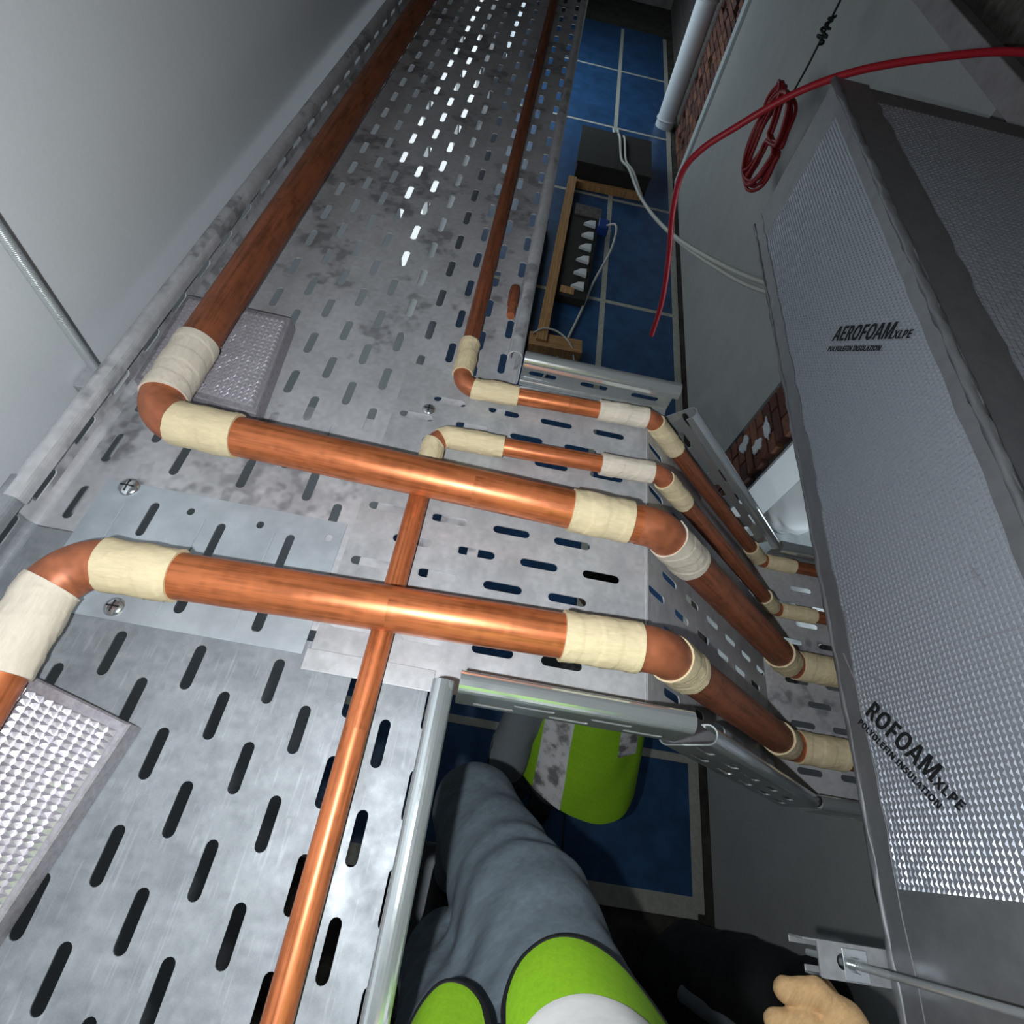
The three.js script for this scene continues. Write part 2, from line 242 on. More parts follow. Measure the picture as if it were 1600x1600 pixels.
function boltHead(parent, x, y, z, r = 0.013) { // mushroom bolt with a cross recess
  const pts = []; for (let i = 0; i <= 8; i++) { const a = i / 8 * Math.PI / 2; pts.push(new THREE.Vector2(Math.max(1e-4, Math.cos(Math.PI / 2 - a) * r), Math.sin(Math.PI / 2 - a) * r * 0.45)); }
  const g = new THREE.LatheGeometry(pts, 20); g.translate(x, y, z); const b = part('bolt_head', g, M.screw, parent, 'zinc mushroom bolt head');
  part('cross_recess', merge([rbox(x - r * 0.62, x + r * 0.62, y + r * 0.36, y + r * 0.452, z - 0.0012, z + 0.0012, 0.0004, 1), rbox(x - 0.0012, x + 0.0012, y + r * 0.36, y + r * 0.452, z - r * 0.62, z + r * 0.62, 0.0004, 1)]), M.wire, b);
}
const cols = [...Array(12).keys()].map(k => -0.568 + 0.05 * k);
{ // near main tray
  const t = thing('cable_tray', 'galvanised perforated main cable tray in the foreground, nearest the camera', 'cable tray');
  const gs = []; const zA = -0.2, zB = 0.9;
  cols.forEach((x, k) => { const sl = []; for (let n = -4; n < 10; n++) sl.push([x, (k % 2 ? 0.0585 : 0.1085) + n * 0.1005]); gs.push(strip(k ? x - 0.025 : -0.594, k < 11 ? x + 0.025 : -0.005, k ? zA : -0.2885, zB, sl)); });
  part('tray_base', merge(gs), M.galvNearDimmed, t);
  part('side_flange', place(flange(zA - 0.12, zB, 0.04, 0.1005, false), frame(V(-0.606, 0, 0), X, Y, Z)), M.galvNearDimmed, t);
  part('side_flange', place(flange(-0.163, zB, 0.04, 0.1005, true), frame(V(0.007, 0, 0), X, Y, Z)), M.zinc, t);
}
{ // far main tray
  const t = thing('cable_tray', 'long galvanised main tray running away along the left wall, stained grey', 'cable tray');
  const gs = []; const zA = -5;
  cols.forEach((x, k) => { const sl = []; for (let n = 0; n < 48; n++) sl.push([x, (k % 2 ? -0.385 : -0.335) - n * 0.1]); const zB = k < 1 ? -0.29 : (k < 7 ? -0.372 : -0.215); for (let n = 1; n < 3; n++) sl.push([x, (k % 2 ? -0.385 : -0.335) + n * 0.1]); gs.push(strip(k ? x - 0.025 : -0.591, k < 11 ? x + 0.025 : 0.005, zA, zB, sl)); });
  part('tray_base', merge(gs), M.galvOld, t);
  part('side_flange', place(flange(zA, -0.29, -0.04, 0.1, false), frame(V(-0.602, 0, 0), X, Y, Z)), M.galvOld, t);
  part('side_flange', place(flange(zA, -0.735, -0.04, 0.1, true), frame(V(0.017, 0, 0), X, Y, Z)), M.galvOld, t);
}
{ // joint plate lying over the tray joint
  const t = thing('joint_plate', 'bluish slotted joint plate bolted across the two main tray sections', 'joint plate');
  const g = [];
  const xs = [-0.545, -0.49, -0.44, -0.39, -0.34, -0.29, -0.24, -0.195];
  const sl = [[], [[-0.464, -0.328, 0.028, 0.006]], [[-0.414, -0.352, 0.006, 0.0052], [-0.414, -0.23, 0.016, 0.006]], [[-0.364, -0.315, 0.028, 0.006], [-0.366, -0.222, 0.018, 0.007]], [[-0.314, -0.352, 0.006, 0.0052]], [[-0.266, -0.318, 0.028, 0.006], [-0.262, -0.218, 0.02, 0.007]], [[-0.214, -0.352, 0.006, 0.0052]]];
  for (let i = 0; i < 7; i++) g.push(strip(xs[i], xs[i + 1], -0.38, -0.181, sl[i]));
  const m = merge(g); m.translate(0, 0.0021, 0); part('plate', m, M.galvPlate, t);
  for (const x of [-0.504, -0.39, -0.29]) part('pressed_line', rbox(x - 0.001, x + 0.001, 0.0018, 0.0032, -0.345, -0.195, 0.0005, 1), M.galvPlate, t);
  boltHead(t, -0.512, 0.002, -0.372, 0.0155); boltHead(t, -0.443, 0.002, -0.198, 0.013);
}
{ // tee branch, flat part
  const t = thing('branch_tray', 'flat galvanised branch tray lying across the main tray junction', 'cable tray');
  const O = V(0, 0.0025, -0.152), m = frame(O, NZ, Y, X), gs = [];
  const rows = [...Array(10).keys()].map(i => 0.078 + 0.0478 * i);
  const xEnd = 0.271;
  rows.forEach((w, i) => { const sl = []; for (let n = -2; n < 4; n++) { const c = (i % 2 ? 0.002 : 0.05) + 0.0972 * n; sl.push([w, c, 0.029]); } if (i % 2 === 0) sl.push([w, 0.2455, 0.0235]); gs.push(strip(i ? w - 0.0239 : 0.012, i < 9 ? w + 0.0239 : 0.582, -0.186, xEnd, sl.filter((q, j, a) => j === a.length - 1 || i % 2 || Math.abs(q[1] - 0.2444) > 0.01))); });
  part('tray_base', place(merge(gs), m), M.galv, t);
  part('side_flange', place(flange(0.012, 0.303, 0.06, 0.0972, false), m), M.zinc, t, 'near flange with rolled lip');
  part('side_flange', place(flange(0.02, 0.303, 0.06, 0.0972, true), frame(V(0, 0.0025, -0.748), NZ, Y, X)), M.zinc, t, 'far flange with rolled lip');
  boltHead(t, -0.127, 0.0025, -0.632, 0.012);
  part('flattened_flap', rbox(-0.19, -0.02, 0.0026, 0.0044, -0.19, -0.162, 0.0008, 1), M.galv, t);
}
const th = Math.atan2(0.415, 0.43), SD = V(Math.cos(th), -Math.sin(th), 0), SN = V(Math.sin(th), Math.cos(th), 0);
{ // sloped section
  const t = thing('branch_tray', 'sloping galvanised tray section leading down under the foil duct', 'cable tray');
  const L = 0.6, m = frame(V(0.272, 0, -0.152), NZ, SN, SD), gs = [];
  [...Array(10).keys()].forEach(i => { const w = 0.078 + 0.0478 * i, sl = []; for (let n = -1; n < 8; n++) sl.push([w, (i % 2 ? 0.03 : 0.08) + 0.0972 * n]); gs.push(strip(i ? w - 0.0239 : 0.012, i < 9 ? w + 0.0239 : 0.584, -0.006, L, sl)); });
  part('tray_base', place(merge(gs), m), M.galv, t);
  part('side_flange', place(flange(0.036, L - 0.03, 0.02, 0.0972, false), m), M.zinc, t);
  part('side_flange', place(flange(0.036, L - 0.03, 0.02, 0.0972, true), frame(V(0.272, 0, -0.748), NZ, SN, SD)), M.zinc, t);
}
{ // low section under the duct
  const t = thing('branch_tray', 'low galvanised tray section going under the foil duct', 'cable tray');
  const gs = [], m = frame(V(0.70, -0.4175, -0.152), NZ, Y, X), L = 0.79;
  [...Array(10).keys()].forEach(i => { const w = 0.078 + 0.0478 * i, sl = []; for (let n = -1; n < 9; n++) sl.push([w, (i % 2 ? 0.03 : 0.08) + 0.0972 * n]); gs.push(strip(i ? w - 0.0239 : 0.012, i < 9 ? w + 0.0239 : 0.584, 0, L, sl)); });
  part('tray_base', place(merge(gs), m), M.galvOld, t);
  part('side_flange', place(flange(0.045, L, 0.02, 0.0972, false), m), M.zinc, t);
  part('side_flange', place(flange(0.045, L, 0.02, 0.0972, true), frame(V(0.70, -0.4175, -0.748), NZ, Y, X)), M.zinc, t);
}

// ---------------------------------------------------------------- copper pipes
function makePath(pts, R) {
  const P = pts.map(p => V(...p)), segs = [], corners = []; let s = 0, cur = P[0].clone();
  for (let i = 1; i < P.length; i++) {
    const d = P[i].clone().sub(P[i - 1]).normalize();
    if (i < P.length - 1) {
      const e = P[i + 1].clone().sub(P[i]).normalize(), ang = Math.acos(Math.min(1, d.dot(e))), tl = R * Math.tan(ang / 2);
      const a = P[i].clone().addScaledVector(d, -tl); const l = a.distanceTo(cur); segs.push({ s, l, p: cur.clone(), d: d.clone() }); s += l;
      const nrm = e.clone().addScaledVector(d, -e.dot(d)).normalize(), c = a.clone().addScaledVector(nrm, R), al = R * ang;
      segs.push({ s, l: al, arc: true, c, u: nrm.clone().negate(), d: d.clone(), R }); corners.push({ mid: s + al / 2, a: s, b: s + al }); s += al; cur = P[i].clone().addScaledVector(e, tl);
    } else { const l = P[i].distanceTo(cur); segs.push({ s, l, p: cur.clone(), d }); s += l; }
  }
  return { segs, corners, L: s, at(q) { let g = segs[0]; for (const k of segs) if (q >= k.s - 1e-9) g = k; const t = q - g.s; if (!g.arc) return { p: g.p.clone().addScaledVector(g.d, t), d: g.d }; const a = t / g.R, p = g.c.clone().addScaledVector(g.u, g.R * Math.cos(a)).addScaledVector(g.d, g.R * Math.sin(a)); return { p, d: g.d.clone().multiplyScalar(Math.cos(a)).addScaledVector(g.u, -Math.sin(a)) }; } };
}
function sweep(path, s0, s1, rad, step = 0.01, nA = 28, cap = true) {
  const n = Math.max(2, Math.ceil((s1 - s0) / step)), pos = [], uv = [], idx = []; const up = V(0, 1, 0);
  for (let i = 0; i <= n; i++) {
    const s = s0 + (s1 - s0) * i / n, { p, d } = path.at(s), b = up.clone().cross(d).normalize(), q = d.clone().cross(b);
    for (let j = 0; j <= nA; j++) { const a = j / nA * Math.PI * 2 - Math.PI / 2, r = rad(s, j === nA ? -Math.PI / 2 : a); pos.push(p.x + (b.x * Math.cos(a) + q.x * Math.sin(a)) * r, p.y + (b.y * Math.cos(a) + q.y * Math.sin(a)) * r, p.z + (b.z * Math.cos(a) + q.z * Math.sin(a)) * r); uv.push(j / nA, s); }
  }
  const W = nA + 1; for (let i = 0; i < n; i++) for (let j = 0; j < nA; j++) { const a = i * W + j; idx.push(a, a + 1, a + W, a + 1, a + W + 1, a + W); }
  if (cap) for (const [i, f] of [[0, 1], [n, -1]]) { const s = i ? s1 : s0, { p } = path.at(s), c = pos.length / 3; pos.push(p.x, p.y, p.z); uv.push(0, s); const e = c + 1; for (let j = 0; j <= nA; j++) { const k = (i * W + j) * 3; pos.push(pos[k], pos[k + 1], pos[k + 2]); uv.push(0, s); } for (let j = 0; j < nA; j++) f > 0 ? idx.push(c, e + j + 1, e + j) : idx.push(c, e + j, e + j + 1); }
  const g = new THREE.BufferGeometry(); g.setAttribute('position', new THREE.Float32BufferAttribute(pos, 3)); g.setAttribute('uv', new THREE.Float32BufferAttribute(uv, 2)); g.setIndex(idx); g.computeVertexNormals(); return g;
}
function tapeRad(r, k) { return (s, a) => { const w = Math.sin(a) * 3 + 7, c = Math.cos(a) * 3 + 5; const h = ((s / 0.05 + Math.sin(a + k) * 0.22 + k * 3.7) % 1 + 1) % 1; const cr = Math.pow(1 - Math.abs(n3(s * 46 + k * 9 + 2.2 * Math.sin(a * 2 + k), w * 0.8, c * 0.8)), 9); return r + 0.0031 + 0.0008 * n3(s * 40 + k * 9, w, c) + 0.0011 * cr + (h < 0.5 ? 0.0007 : 0); }; }
function pipeThing(label, pts, r, R, tapes, dull, mats) {
  const t = thing('copper_pipe', label, 'pipe', [0, 0, 0]); const path = makePath(pts, R), C = path.corners;
  const ends = [0, ...C.flatMap(c => [c.a, c.b]), path.L];
  for (let i = 0; i < ends.length; i += 2) part('pipe_run', sweep(path, ends[i], ends[i + 1], () => r, 0.08, 36), mats[i / 2], t);
  C.forEach((c, i) => part('elbow', sweep(path, c.a - r * 0.45, c.b + r * 0.45, () => r + 0.0013, 0.004, 36), i ? M.elbow : M.elbow, t));
  tapes.forEach(([ci, a, b, pale], k) => { const o = C[ci].mid; part('tape_wrap', sweep(path, o + a, o + b, tapeRad(r, k + r * 100 + pts[0][0] * 5), 0.0022, 56), pale ? M.tapePale : M.tape, t, 'cream masking tape'); });
  return t;
}
const c1 = M.copper, c2 = M.copperDull, rB = 0.0292, rS = 0.0152;
pipeThing('thick copper pipe turning across the tray in the middle, from the far left run', [[-0.515, 0.066, -5], [-0.497, 0.066, -0.457], [0.265, 0.062, -0.441], [0.745, -0.383, -0.445], [1.46, -0.383, -0.445]], rB, 0.05,
  [[0, -0.147, -0.03, true], [0, 0.03, 0.118], [1, -0.136, -0.045], [1, 0.03, 0.115, true], [2, -0.075, -0.012], [2, 0.014, 0.12]], 0, [c2, c1, c2, c2]);
pipeThing('thick copper pipe turning across the tray nearest the camera, from the lower left', [[-0.455, 0.066, 0.9], [-0.485, 0.066, -0.228], [0.264, 0.067, -0.25], [0.714, -0.38, -0.268], [1.46, -0.38, -0.268]], rB, 0.05,
  [[0, -0.13, -0.025, true], [0, 0.035, 0.122], [1, -0.132, -0.03], [1, 0.03, 0.092], [2, -0.075, -0.02], [2, 0.02, 0.12]], 0, [c1, c1, c2, c2]);
pipeThing('thin copper pipe from the far right of the tray along the back of the branch', [[-0.14, 0.0205, -5], [-0.083, 0.0215, -0.683], [0.27, 0.0225, -0.699], [0.715, -0.397, -0.71], [1.46, -0.397, -0.71]], rS, 0.03,
  [[0, -0.105, -0.022], [0, 0.018, 0.098], [1, -0.1, -0.01, true], [1, 0.012, 0.1], [2, -0.075, -0.012], [2, 0.012, 0.088]], 0, [c2, c1, c2, c2]);
pipeThing('thin copper pipe running under both thick pipes and turning into the branch', [[-0.094, 0.0155, 0.9], [-0.101, 0.0215, -0.564], [0.283, 0.0225, -0.577], [0.735, -0.397, -0.582], [1.46, -0.397, -0.582]], rS, 0.03,
  [[0, -0.075, -0.012], [0, 0.002, 0.108], [1, -0.103, -0.012, true], [1, 0.018, 0.1], [2, -0.075, -0.012], [2, 0.012, 0.1]], 0, [c1, c1, c2, c2]);
{ // little capped copper stub lying by the right flange
  const t = thing('copper_fitting', 'small loose copper coupling lying by the far right flange', 'fitting');
  const p = makePath([[-0.024, 0.0115, -1.0], [-0.021, 0.0115, -0.9]], 0.01); part('socket', sweep(p, 0, 0.055, s => s < 0.012 ? 0.0095 + s * 0.12 : 0.011, 0.006, 20), M.copperDull, t); part('spigot', sweep(p, 0.055, 0.09, s => 0.0085, 0.01, 20), M.elbow, t);
}

// ---------------------------------------------------------------- foil faced insulation
// embossed facets over a rectangle given by origin o and edge vectors a, b; normal = a x b
function emboss(o, a, b, cell, h, quad) {
  const la = a.length(), lb = b.length(), na = Math.round(la / cell), nb = Math.round(lb / (cell * 0.92)), n = a.clone().cross(b).normalize(), pos = [];
  const P = quad ? (u, v, w) => quad(u / na, v / nb).addScaledVector(n, w) : (u, v, w) => o.clone().addScaledVector(a, u / na).addScaledVector(b, v / nb).addScaledVector(n, w);
  const tri = (p, q, r) => pos.push(p.x, p.y, p.z, q.x, q.y, q.z, r.x, r.y, r.z);
  for (let i = 0; i < na; i++) for (let j = 0; j < nb; j++) {
    const hh = h * (0.75 + 0.5 * rnd()), p00 = P(i, j, 0), p10 = P(i + 1, j, 0), p11 = P(i + 1, j + 1, 0), p01 = P(i, j + 1, 0), t0 = P(i + 0.42 + 0.06 * rnd(), j + 0.28, hh), t1 = P(i + 0.52 + 0.06 * rnd(), j + 0.72, hh);
    tri(p00, p10, t0); tri(p10, t1, t0); tri(p10, p11, t1); tri(p11, p01, t1); tri(p01, t0, t1); tri(p01, p00, t0);
  }
  const g = new THREE.BufferGeometry(); g.setAttribute('position', new THREE.Float32BufferAttribute(pos, 3)); g.setAttribute('uv', new THREE.Float32BufferAttribute(new Float32Array(pos.length / 3 * 2), 2)); g.computeVertexNormals(); return g;
}
function foilBlock(label, corners, hgt) { // corners: 4 plan points, counter-clockwise seen from above: a(near-left) b(near-right) c(far-right) d(far-left)
  const t = thing('insulation_pad', label, 'insulation', [0, 0, 0], 'foil pads under the thick pipes'); const [a, b, c, d] = corners;
  const s = new THREE.Shape(); [a, b, c, d].forEach((p, i) => i ? s.lineTo(p[0], -p[1]) : s.moveTo(p[0], -p[1])); s.closePath();
  const g = new THREE.ExtrudeGeometry(s, { depth: hgt - 0.004, bevelEnabled: true, bevelThickness: 0.002, bevelSize: 0.002, bevelSegments: 1 }); g.rotateX(-Math.PI / 2); g.translate(0, 0.002, 0); part('foam_core', g, M.foilSide, t);
  const o = V(a[0], hgt + 0.0004, a[1]), ea = V(b[0] - a[0], 0, b[1] - a[1]), eb = V(d[0] - a[0], 0, d[1] - a[1]); const A = (p, q, t) => p + (q - p) * t;
  const quad = (u, v) => { const uu = 0.03 + 0.94 * u, vv = 0.04 + 0.92 * v; return V(A(A(a[0], b[0], uu), A(d[0], c[0], uu), vv), hgt + 0.0004, A(A(a[1], b[1], uu), A(d[1], c[1], uu), vv)); };
  part('foil_face', emboss(o, ea, eb, 0.0105, 0.0048, quad), M.foil, t);
}
foilBlock('embossed foil insulation pad under the far run of the middle thick pipe', [[-0.578, -0.548], [-0.382, -0.528], [-0.405, -0.752], [-0.59, -0.755]], 0.031);
foilBlock('embossed foil insulation pad under the nearest thick pipe at the lower left', [[-0.535, 0.2], [-0.38, 0.158], [-0.345, -0.063], [-0.53, -0.11]], 0.031);

const DX = 0.75, DY0 = -0.244, DY1 = 0.198, DZ0 = -1.99, DZ1 = 1.2, DX1 = 1.44;
{
  const t = thing('air_duct', 'large rectangular air duct wrapped in embossed foil insulation with taped edges', 'duct');
  part('duct_body', rbox(DX + 0.0042, DX1, DY0, DY1 - 0.003, DZ0, DZ1, 0.006), M.alu, t);
  // side face looks to -x: a = +z, b = +y gives z x y = -x
  part('foil_side', emboss(V(DX + 0.0042, DY0 + 0.04, DZ0 + 0.13), V(0, 0, -0.033 - (DZ0 + 0.13)), V(0, 0.362, 0), 0.0102, 0.0024), M.foilDuct, t, 'embossed foil side');
  part('foil_side', emboss(V(DX + 0.0042, DY0 + 0.04, 0.12), V(0, 0, 0.9), V(0, 0.362, 0), 0.0102, 0.0024), M.foilDuct, t);
  part('foil_top', emboss(V(DX + 0.1, DY1 - 0.003, DZ1 - 0.1), V(DX1 - DX - 0.14, 0, 0), V(0, 0, DZ0 + 0.2 - DZ1), 0.0135, 0.003), M.foilDuct, t, 'embossed foil top');
  // aluminium tape with crinkled edges
  const tapeStrip = (z0, z1, y0, y1, jit) => { const n = Math.ceil((z1 - z0) / 0.02), s = new THREE.Shape(); for (let i = 0; i <= n; i++) { const z = z0 + (z1 - z0) * i / n; const y = y0 + jit * n3(z * 22, 1.3, y0 * 30); i ? s.lineTo(z, y) : s.moveTo(z, y); } for (let i = n; i >= 0; i--) { const z = z0 + (z1 - z0) * i / n; s.lineTo(z, y1 + jit * n3(z * 25, 4.1, y1 * 30)); } s.closePath(); const g = new THREE.ExtrudeGeometry(s, { depth: 0.0022, bevelEnabled: true, bevelThickness: 0.0006, bevelSize: 0.0008, bevelSegments: 1 }); g.rotateY(-Math.PI / 2); return g; };
  const side = (g) => { g.translate(DX + 0.0035, 0, 0); return g; };
  part('tape_border', side(tapeStrip(DZ0, DZ1, DY0 - 0.002, DY0 + 0.046, 0.004)), M.alu, t); part('tape_border', side(tapeStrip(DZ0, DZ1, DY1 - 0.04, DY1 + 0.001, 0.004)), M.alu, t);
  part('tape_border', side(tapeStrip(DZ0 + 0.002, DZ0 + 0.145, DY0 + 0.04, DY1 - 0.036, 0.003)).translate(0.0012, 0, 0), M.alu, t);
  part('tape_border', side(tapeStrip(-0.036, 0.125, DY0 + 0.04, DY1 - 0.036, 0.002)).translate(0.0012, 0, 0), M.alu, t);
  { const g = tapeStrip(DZ0, DZ1, 0, 0.1, 0.006); g.rotateZ(-Math.PI / 2); g.translate(DX + 0.002, DY1 - 0.0005, 0); part('tape_border', g, M.alu, t); }
  const bar = makePath([[DX - 0.001, DY1 - 0.004, DZ0], [DX - 0.001, DY1 - 0.004, DZ1]], 0.01);
  part('crinkled_seam', sweep(bar, 0, bar.L, (s, a) => 0.008 + 0.004 * n3(s * 30, Math.cos(a) * 2, Math.sin(a) * 2), 0.012, 10), M.alu, t);
  const bar2 = makePath([[DX + 0.003, DY0 + 0.003, DZ0], [DX + 0.003, DY0 + 0.003, DZ1]], 0.01);
  part('crinkled_seam', sweep(bar2, 0, bar2.L, (s, a) => 0.006 + 0.004 * n3(s * 24, Math.cos(a) * 2, Math.sin(a) * 2 + 8), 0.012, 10), M.alu, t);
  for (const [y, z, dy, dz] of [[-0.16, -0.36, 0.05, 0.03], [0.06, -0.36, 0.09, 0.01], [0.09, -0.47, 0.01, 0.045], [-0.215, -0.42, 0.02, 0.07]]) part('foil_crease', sweep(makePath([[DX - 0.0002, y, z], [DX - 0.0002, y + dy, z + dz]], 0.01), 0, Math.hypot(dy, dz), (s) => 0.0011 + 0.0006 * n3(s * 200, 1, 1), 0.006, 6), M.foil, t);
  // print on the foil
  const font = await new FontLoader().loadAsync('fonts/droid/droid_sans_bold.typeface.json');
  const basis = new THREE.Matrix4().makeBasis(V(0, 0.665, 0.745), V(0, 0.745, -0.665).normalize(), V(-1, 0, 0));
  const txt = (str, size, u, v, y, z, sx = 1) => { const g = new TextGeometry(str, { font, size, depth: 0.0008, curveSegments: 2, bevelEnabled: false }); g.scale(sx, 1, 1); const sh = new THREE.Matrix4().makeShear(0, 0, 0.22, 0, 0, 0); g.applyMatrix4(sh); g.translate(u, v, 0); g.applyMatrix4(basis); g.translate(DX - 0.0006, y, z); part('printed_text', g, M.print, t, 'black printed lettering'); };
  for (const [y, z, a, b] of [[-0.049, -1.147, 'AEROFOAM', 'XLPE'], [-0.192, -0.302, 'ROFOAM', 'XLPE']]) { const w = a.length * 0.0245; txt(a, 0.034, 0, 0, y, z, 0.83); txt('.' + b, 0.0165, w + 0.014, 0, y, z); txt('POLYOLEFIN INSULATION', 0.0115, -0.004, -0.024, y, z, 1.0); }
}
{ // strut under the duct with hanging rod
  const t = thing('strut_bracket', 'slotted steel strut channel supporting the duct, beside the gloved hand', 'bracket');
  const z0 = 0.045, z1 = 0.092, y1 = -0.2465, y0 = -0.288, x0 = 0.612, x1 = 1.46;
  const s = new THREE.Shape(); s.moveTo(0.634, z0); s.lineTo(x1, z0); s.lineTo(x1, z1); s.lineTo(0.634, z1); s.closePath(); for (const c of [0.685, 0.785, 0.885]) s.holes.push(slotPath(c, (z0 + z1) / 2, 0.022, 0.0105, false));
  const top = new THREE.ExtrudeGeometry(s, { depth: 0.003, bevelEnabled: false }); top.rotateX(Math.PI / 2); top.translate(0, y1, 0);
  part('channel_web', top, M.galv, t); part('channel_side', rbox(x0, x1, y0, y1 - 0.001, z0, z0 + 0.003, 0.001, 1), M.galv, t); part('channel_side', rbox(0.634, x1, y0, y1 - 0.001, z1 - 0.003, z1, 0.001, 1), M.galv, t);
  part('channel_lip', rbox(x0, x1, y0, y0 + 0.003, z0, z0 + 0.011, 0.001, 1), M.galv, t); part('channel_lip', rbox(0.634, x1, y0, y0 + 0.003, z1 - 0.011, z1, 0.001, 1), M.galv, t);
  const rx = 0.692, rz = 0.0705;
  const r = thing('threaded_rod', 'vertical threaded rod with nut and square washer at the duct bracket', 'rod');
  const thread = (y0, y1, x, z, rad) => sweep({ at: (q) => ({ p: V(x, y0 + q, z), d: V(0, 1, 1e-6).normalize() }) }, 0, y1 - y0, (q, a) => rad - 0.0006 * (0.5 + 0.5 * Math.sin(q / 0.0024 * 6.2832 + a)), 0.0006, 10);
  part('rod', thread(-0.365, -0.17, rx, rz, 0.0052), M.rod, r); { const g = new THREE.CylinderGeometry(0.0049, 0.0049, CEIL + 0.17, 16); g.translate(rx, (CEIL - 0.17) / 2, rz); part('rod', g, M.rod, r); }
  const nut = new THREE.CylinderGeometry(0.0098, 0.0098, 0.009, 6); nut.translate(rx, -0.2385, rz); part('nut', nut, M.zinc, r); part('square_washer', rbox(rx - 0.02, rx + 0.02, -0.2463, -0.2432, rz - 0.02, rz + 0.02, 0.001, 1), M.zinc, r);
  const n2 = nut.clone(); n2.translate(0, -0.056, 0); part('nut', n2, M.zinc, r);
  // hanger of the main tray at the left wall
  const r2 = thing('threaded_rod', 'vertical threaded rod hanging against the left wall', 'rod');
  part('rod', thread(-0.06, CEIL, -0.655, -0.562, 0.0075).toNonIndexed(), M.rod, r2);
  const st = thing('strut_bracket', 'steel strut channel under the main tray, its end poking out at the left wall', 'bracket');
  part('channel_web', rbox(-0.686, 0.05, -0.0055, -0.0025, -0.59, -0.535, 0.001, 1), M.galvOld, st); part('channel_side', rbox(-0.686, 0.05, -0.0465, -0.004, -0.59, -0.587, 0.001, 1), M.galvOld, st); part('channel_side', rbox(-0.686, 0.05, -0.0465, -0.004, -0.538, -0.535, 0.001, 1), M.galvOld, st); part('channel_lip', rbox(-0.686, 0.05, -0.0465, -0.0435, -0.549, -0.535, 0.001, 1), M.galvOld, st); part('channel_lip', rbox(-0.686, 0.05, -0.0465, -0.0435, -0.59, -0.576, 0.001, 1), M.galvOld, st);
  const nn = new THREE.CylinderGeometry(0.0145, 0.0145, 0.011, 6); nn.translate(-0.655, -0.0525, -0.562); part('nut', nn, M.zinc, r2);
}

// ---------------------------------------------------------------- cables
function cable(pts, r, n = 80) { const c = new THREE.CatmullRomCurve3(pts.map(p => V(...p)), false, 'centripetal'); return new THREE.TubeGeometry(c, n, r, 10, false); }
solo('red_cable', cable([[1.43, 0.345, -1.98], [1.197, 0.338, -2.006], [1.0, 0.29, -2.006], [0.79, 0.212, -2.006], [0.66, 0.13, -2.006], [0.546, 0.022, -2.006], [0.47, -0.06, -2.006], [0.44, -0.13, -2.006], [0.455, -0.25, -2.006], [0.51, -0.425, -2.006], [0.56, -0.62, -2.006], [0.581, -0.795, -2.006]], 0.0105, 120), M.redCable, 'single red cable draped over the far duct corner with a loose hanging end', 'cable');
{ const t = thing('cable_coil', 'coil of thin red cable hanging on a wire in front of the right wall', 'cable');
  const pts = [], cx = V(1.3, -0.715, -4.0), N = 16 * 36;
  for (let i = 0; i <= N; i++) { const a = i / 36 * 6.2832, k = Math.floor(i / 36), w = 1 + 0.13 * n3(k * 1.7, Math.cos(a), 2 + Math.sin(a)), sq = k % 2 ? 0.5 : 0.95, o = 0.03 * n3(k * 2.3, Math.cos(a) * 1.5, 7), sh = (k % 2 ? 0.12 : -0.02) + 0.03 * n3(k * 3.1, 4, 4); pts.push(V(cx.x + o, cx.y + 0.225 * Math.sin(a) * w + 0.1 * Math.cos(a) * sq, cx.z - sh + 0.27 * Math.cos(a) * w * sq - 0.08 * Math.sin(a))); }
  part('cable_loops', new THREE.TubeGeometry(new THREE.CatmullRomCurve3(pts), 700, 0.0105, 6, false), M.redCoil, t);
  part('hanging_wire', cable([[1.31, -0.5, -3.98], [1.315, -0.3, -3.96], [1.31, -0.1, -3.95], [1.31, 0.5, -3.95], [1.31, CEIL, -3.95]], 0.006, 30), M.wire, t);
  part('wire_twist', new THREE.TubeGeometry(new THREE.CatmullRomCurve3([...Array(30).keys()].map(i => V(1.31 + 0.02 * Math.sin(i * 0.9), -0.2 + i * 0.004, -3.95 + 0.025 * Math.cos(i * 0.7)))), 90, 0.007, 5, false), M.wire, t);
}
solo('white_cable', cable([[0.69, FY + 0.016, -7.9], [0.695, FY + 0.1, -7.5], [0.71, FY + 0.262, -7.15], [0.75, FY + 0.266, -6.6], [0.79, -1.98, -6.1], [0.85, -1.75, -5.1], [0.93, -1.35, -3.9], [1.05, -1.05, -3.15], [1.2, -0.88, -2.75], [1.38, -0.75, -2.5], [1.475, -0.72, -2.48]], 0.014, 90), M.whiteCable, 'pale cable rising from the floor to the right wall, left of its twin', 'cable', 'pair of pale cables');
solo('white_cable', cable([[0.75, FY + 0.014, -7.9], [0.755, FY + 0.1, -7.48], [0.77, FY + 0.262, -7.13], [0.8, FY + 0.266, -6.6], [0.84, -1.98, -6.05], [0.89, -1.75, -5.0], [0.96, -1.35, -3.85], [1.07, -1.07, -3.12], [1.21, -0.91, -2.72], [1.38, -0.78, -2.5], [1.475, -0.75, -2.48]], 0.012, 90), M.whiteCable, 'second pale cable rising beside its twin to the right wall', 'cable', 'pair of pale cables');

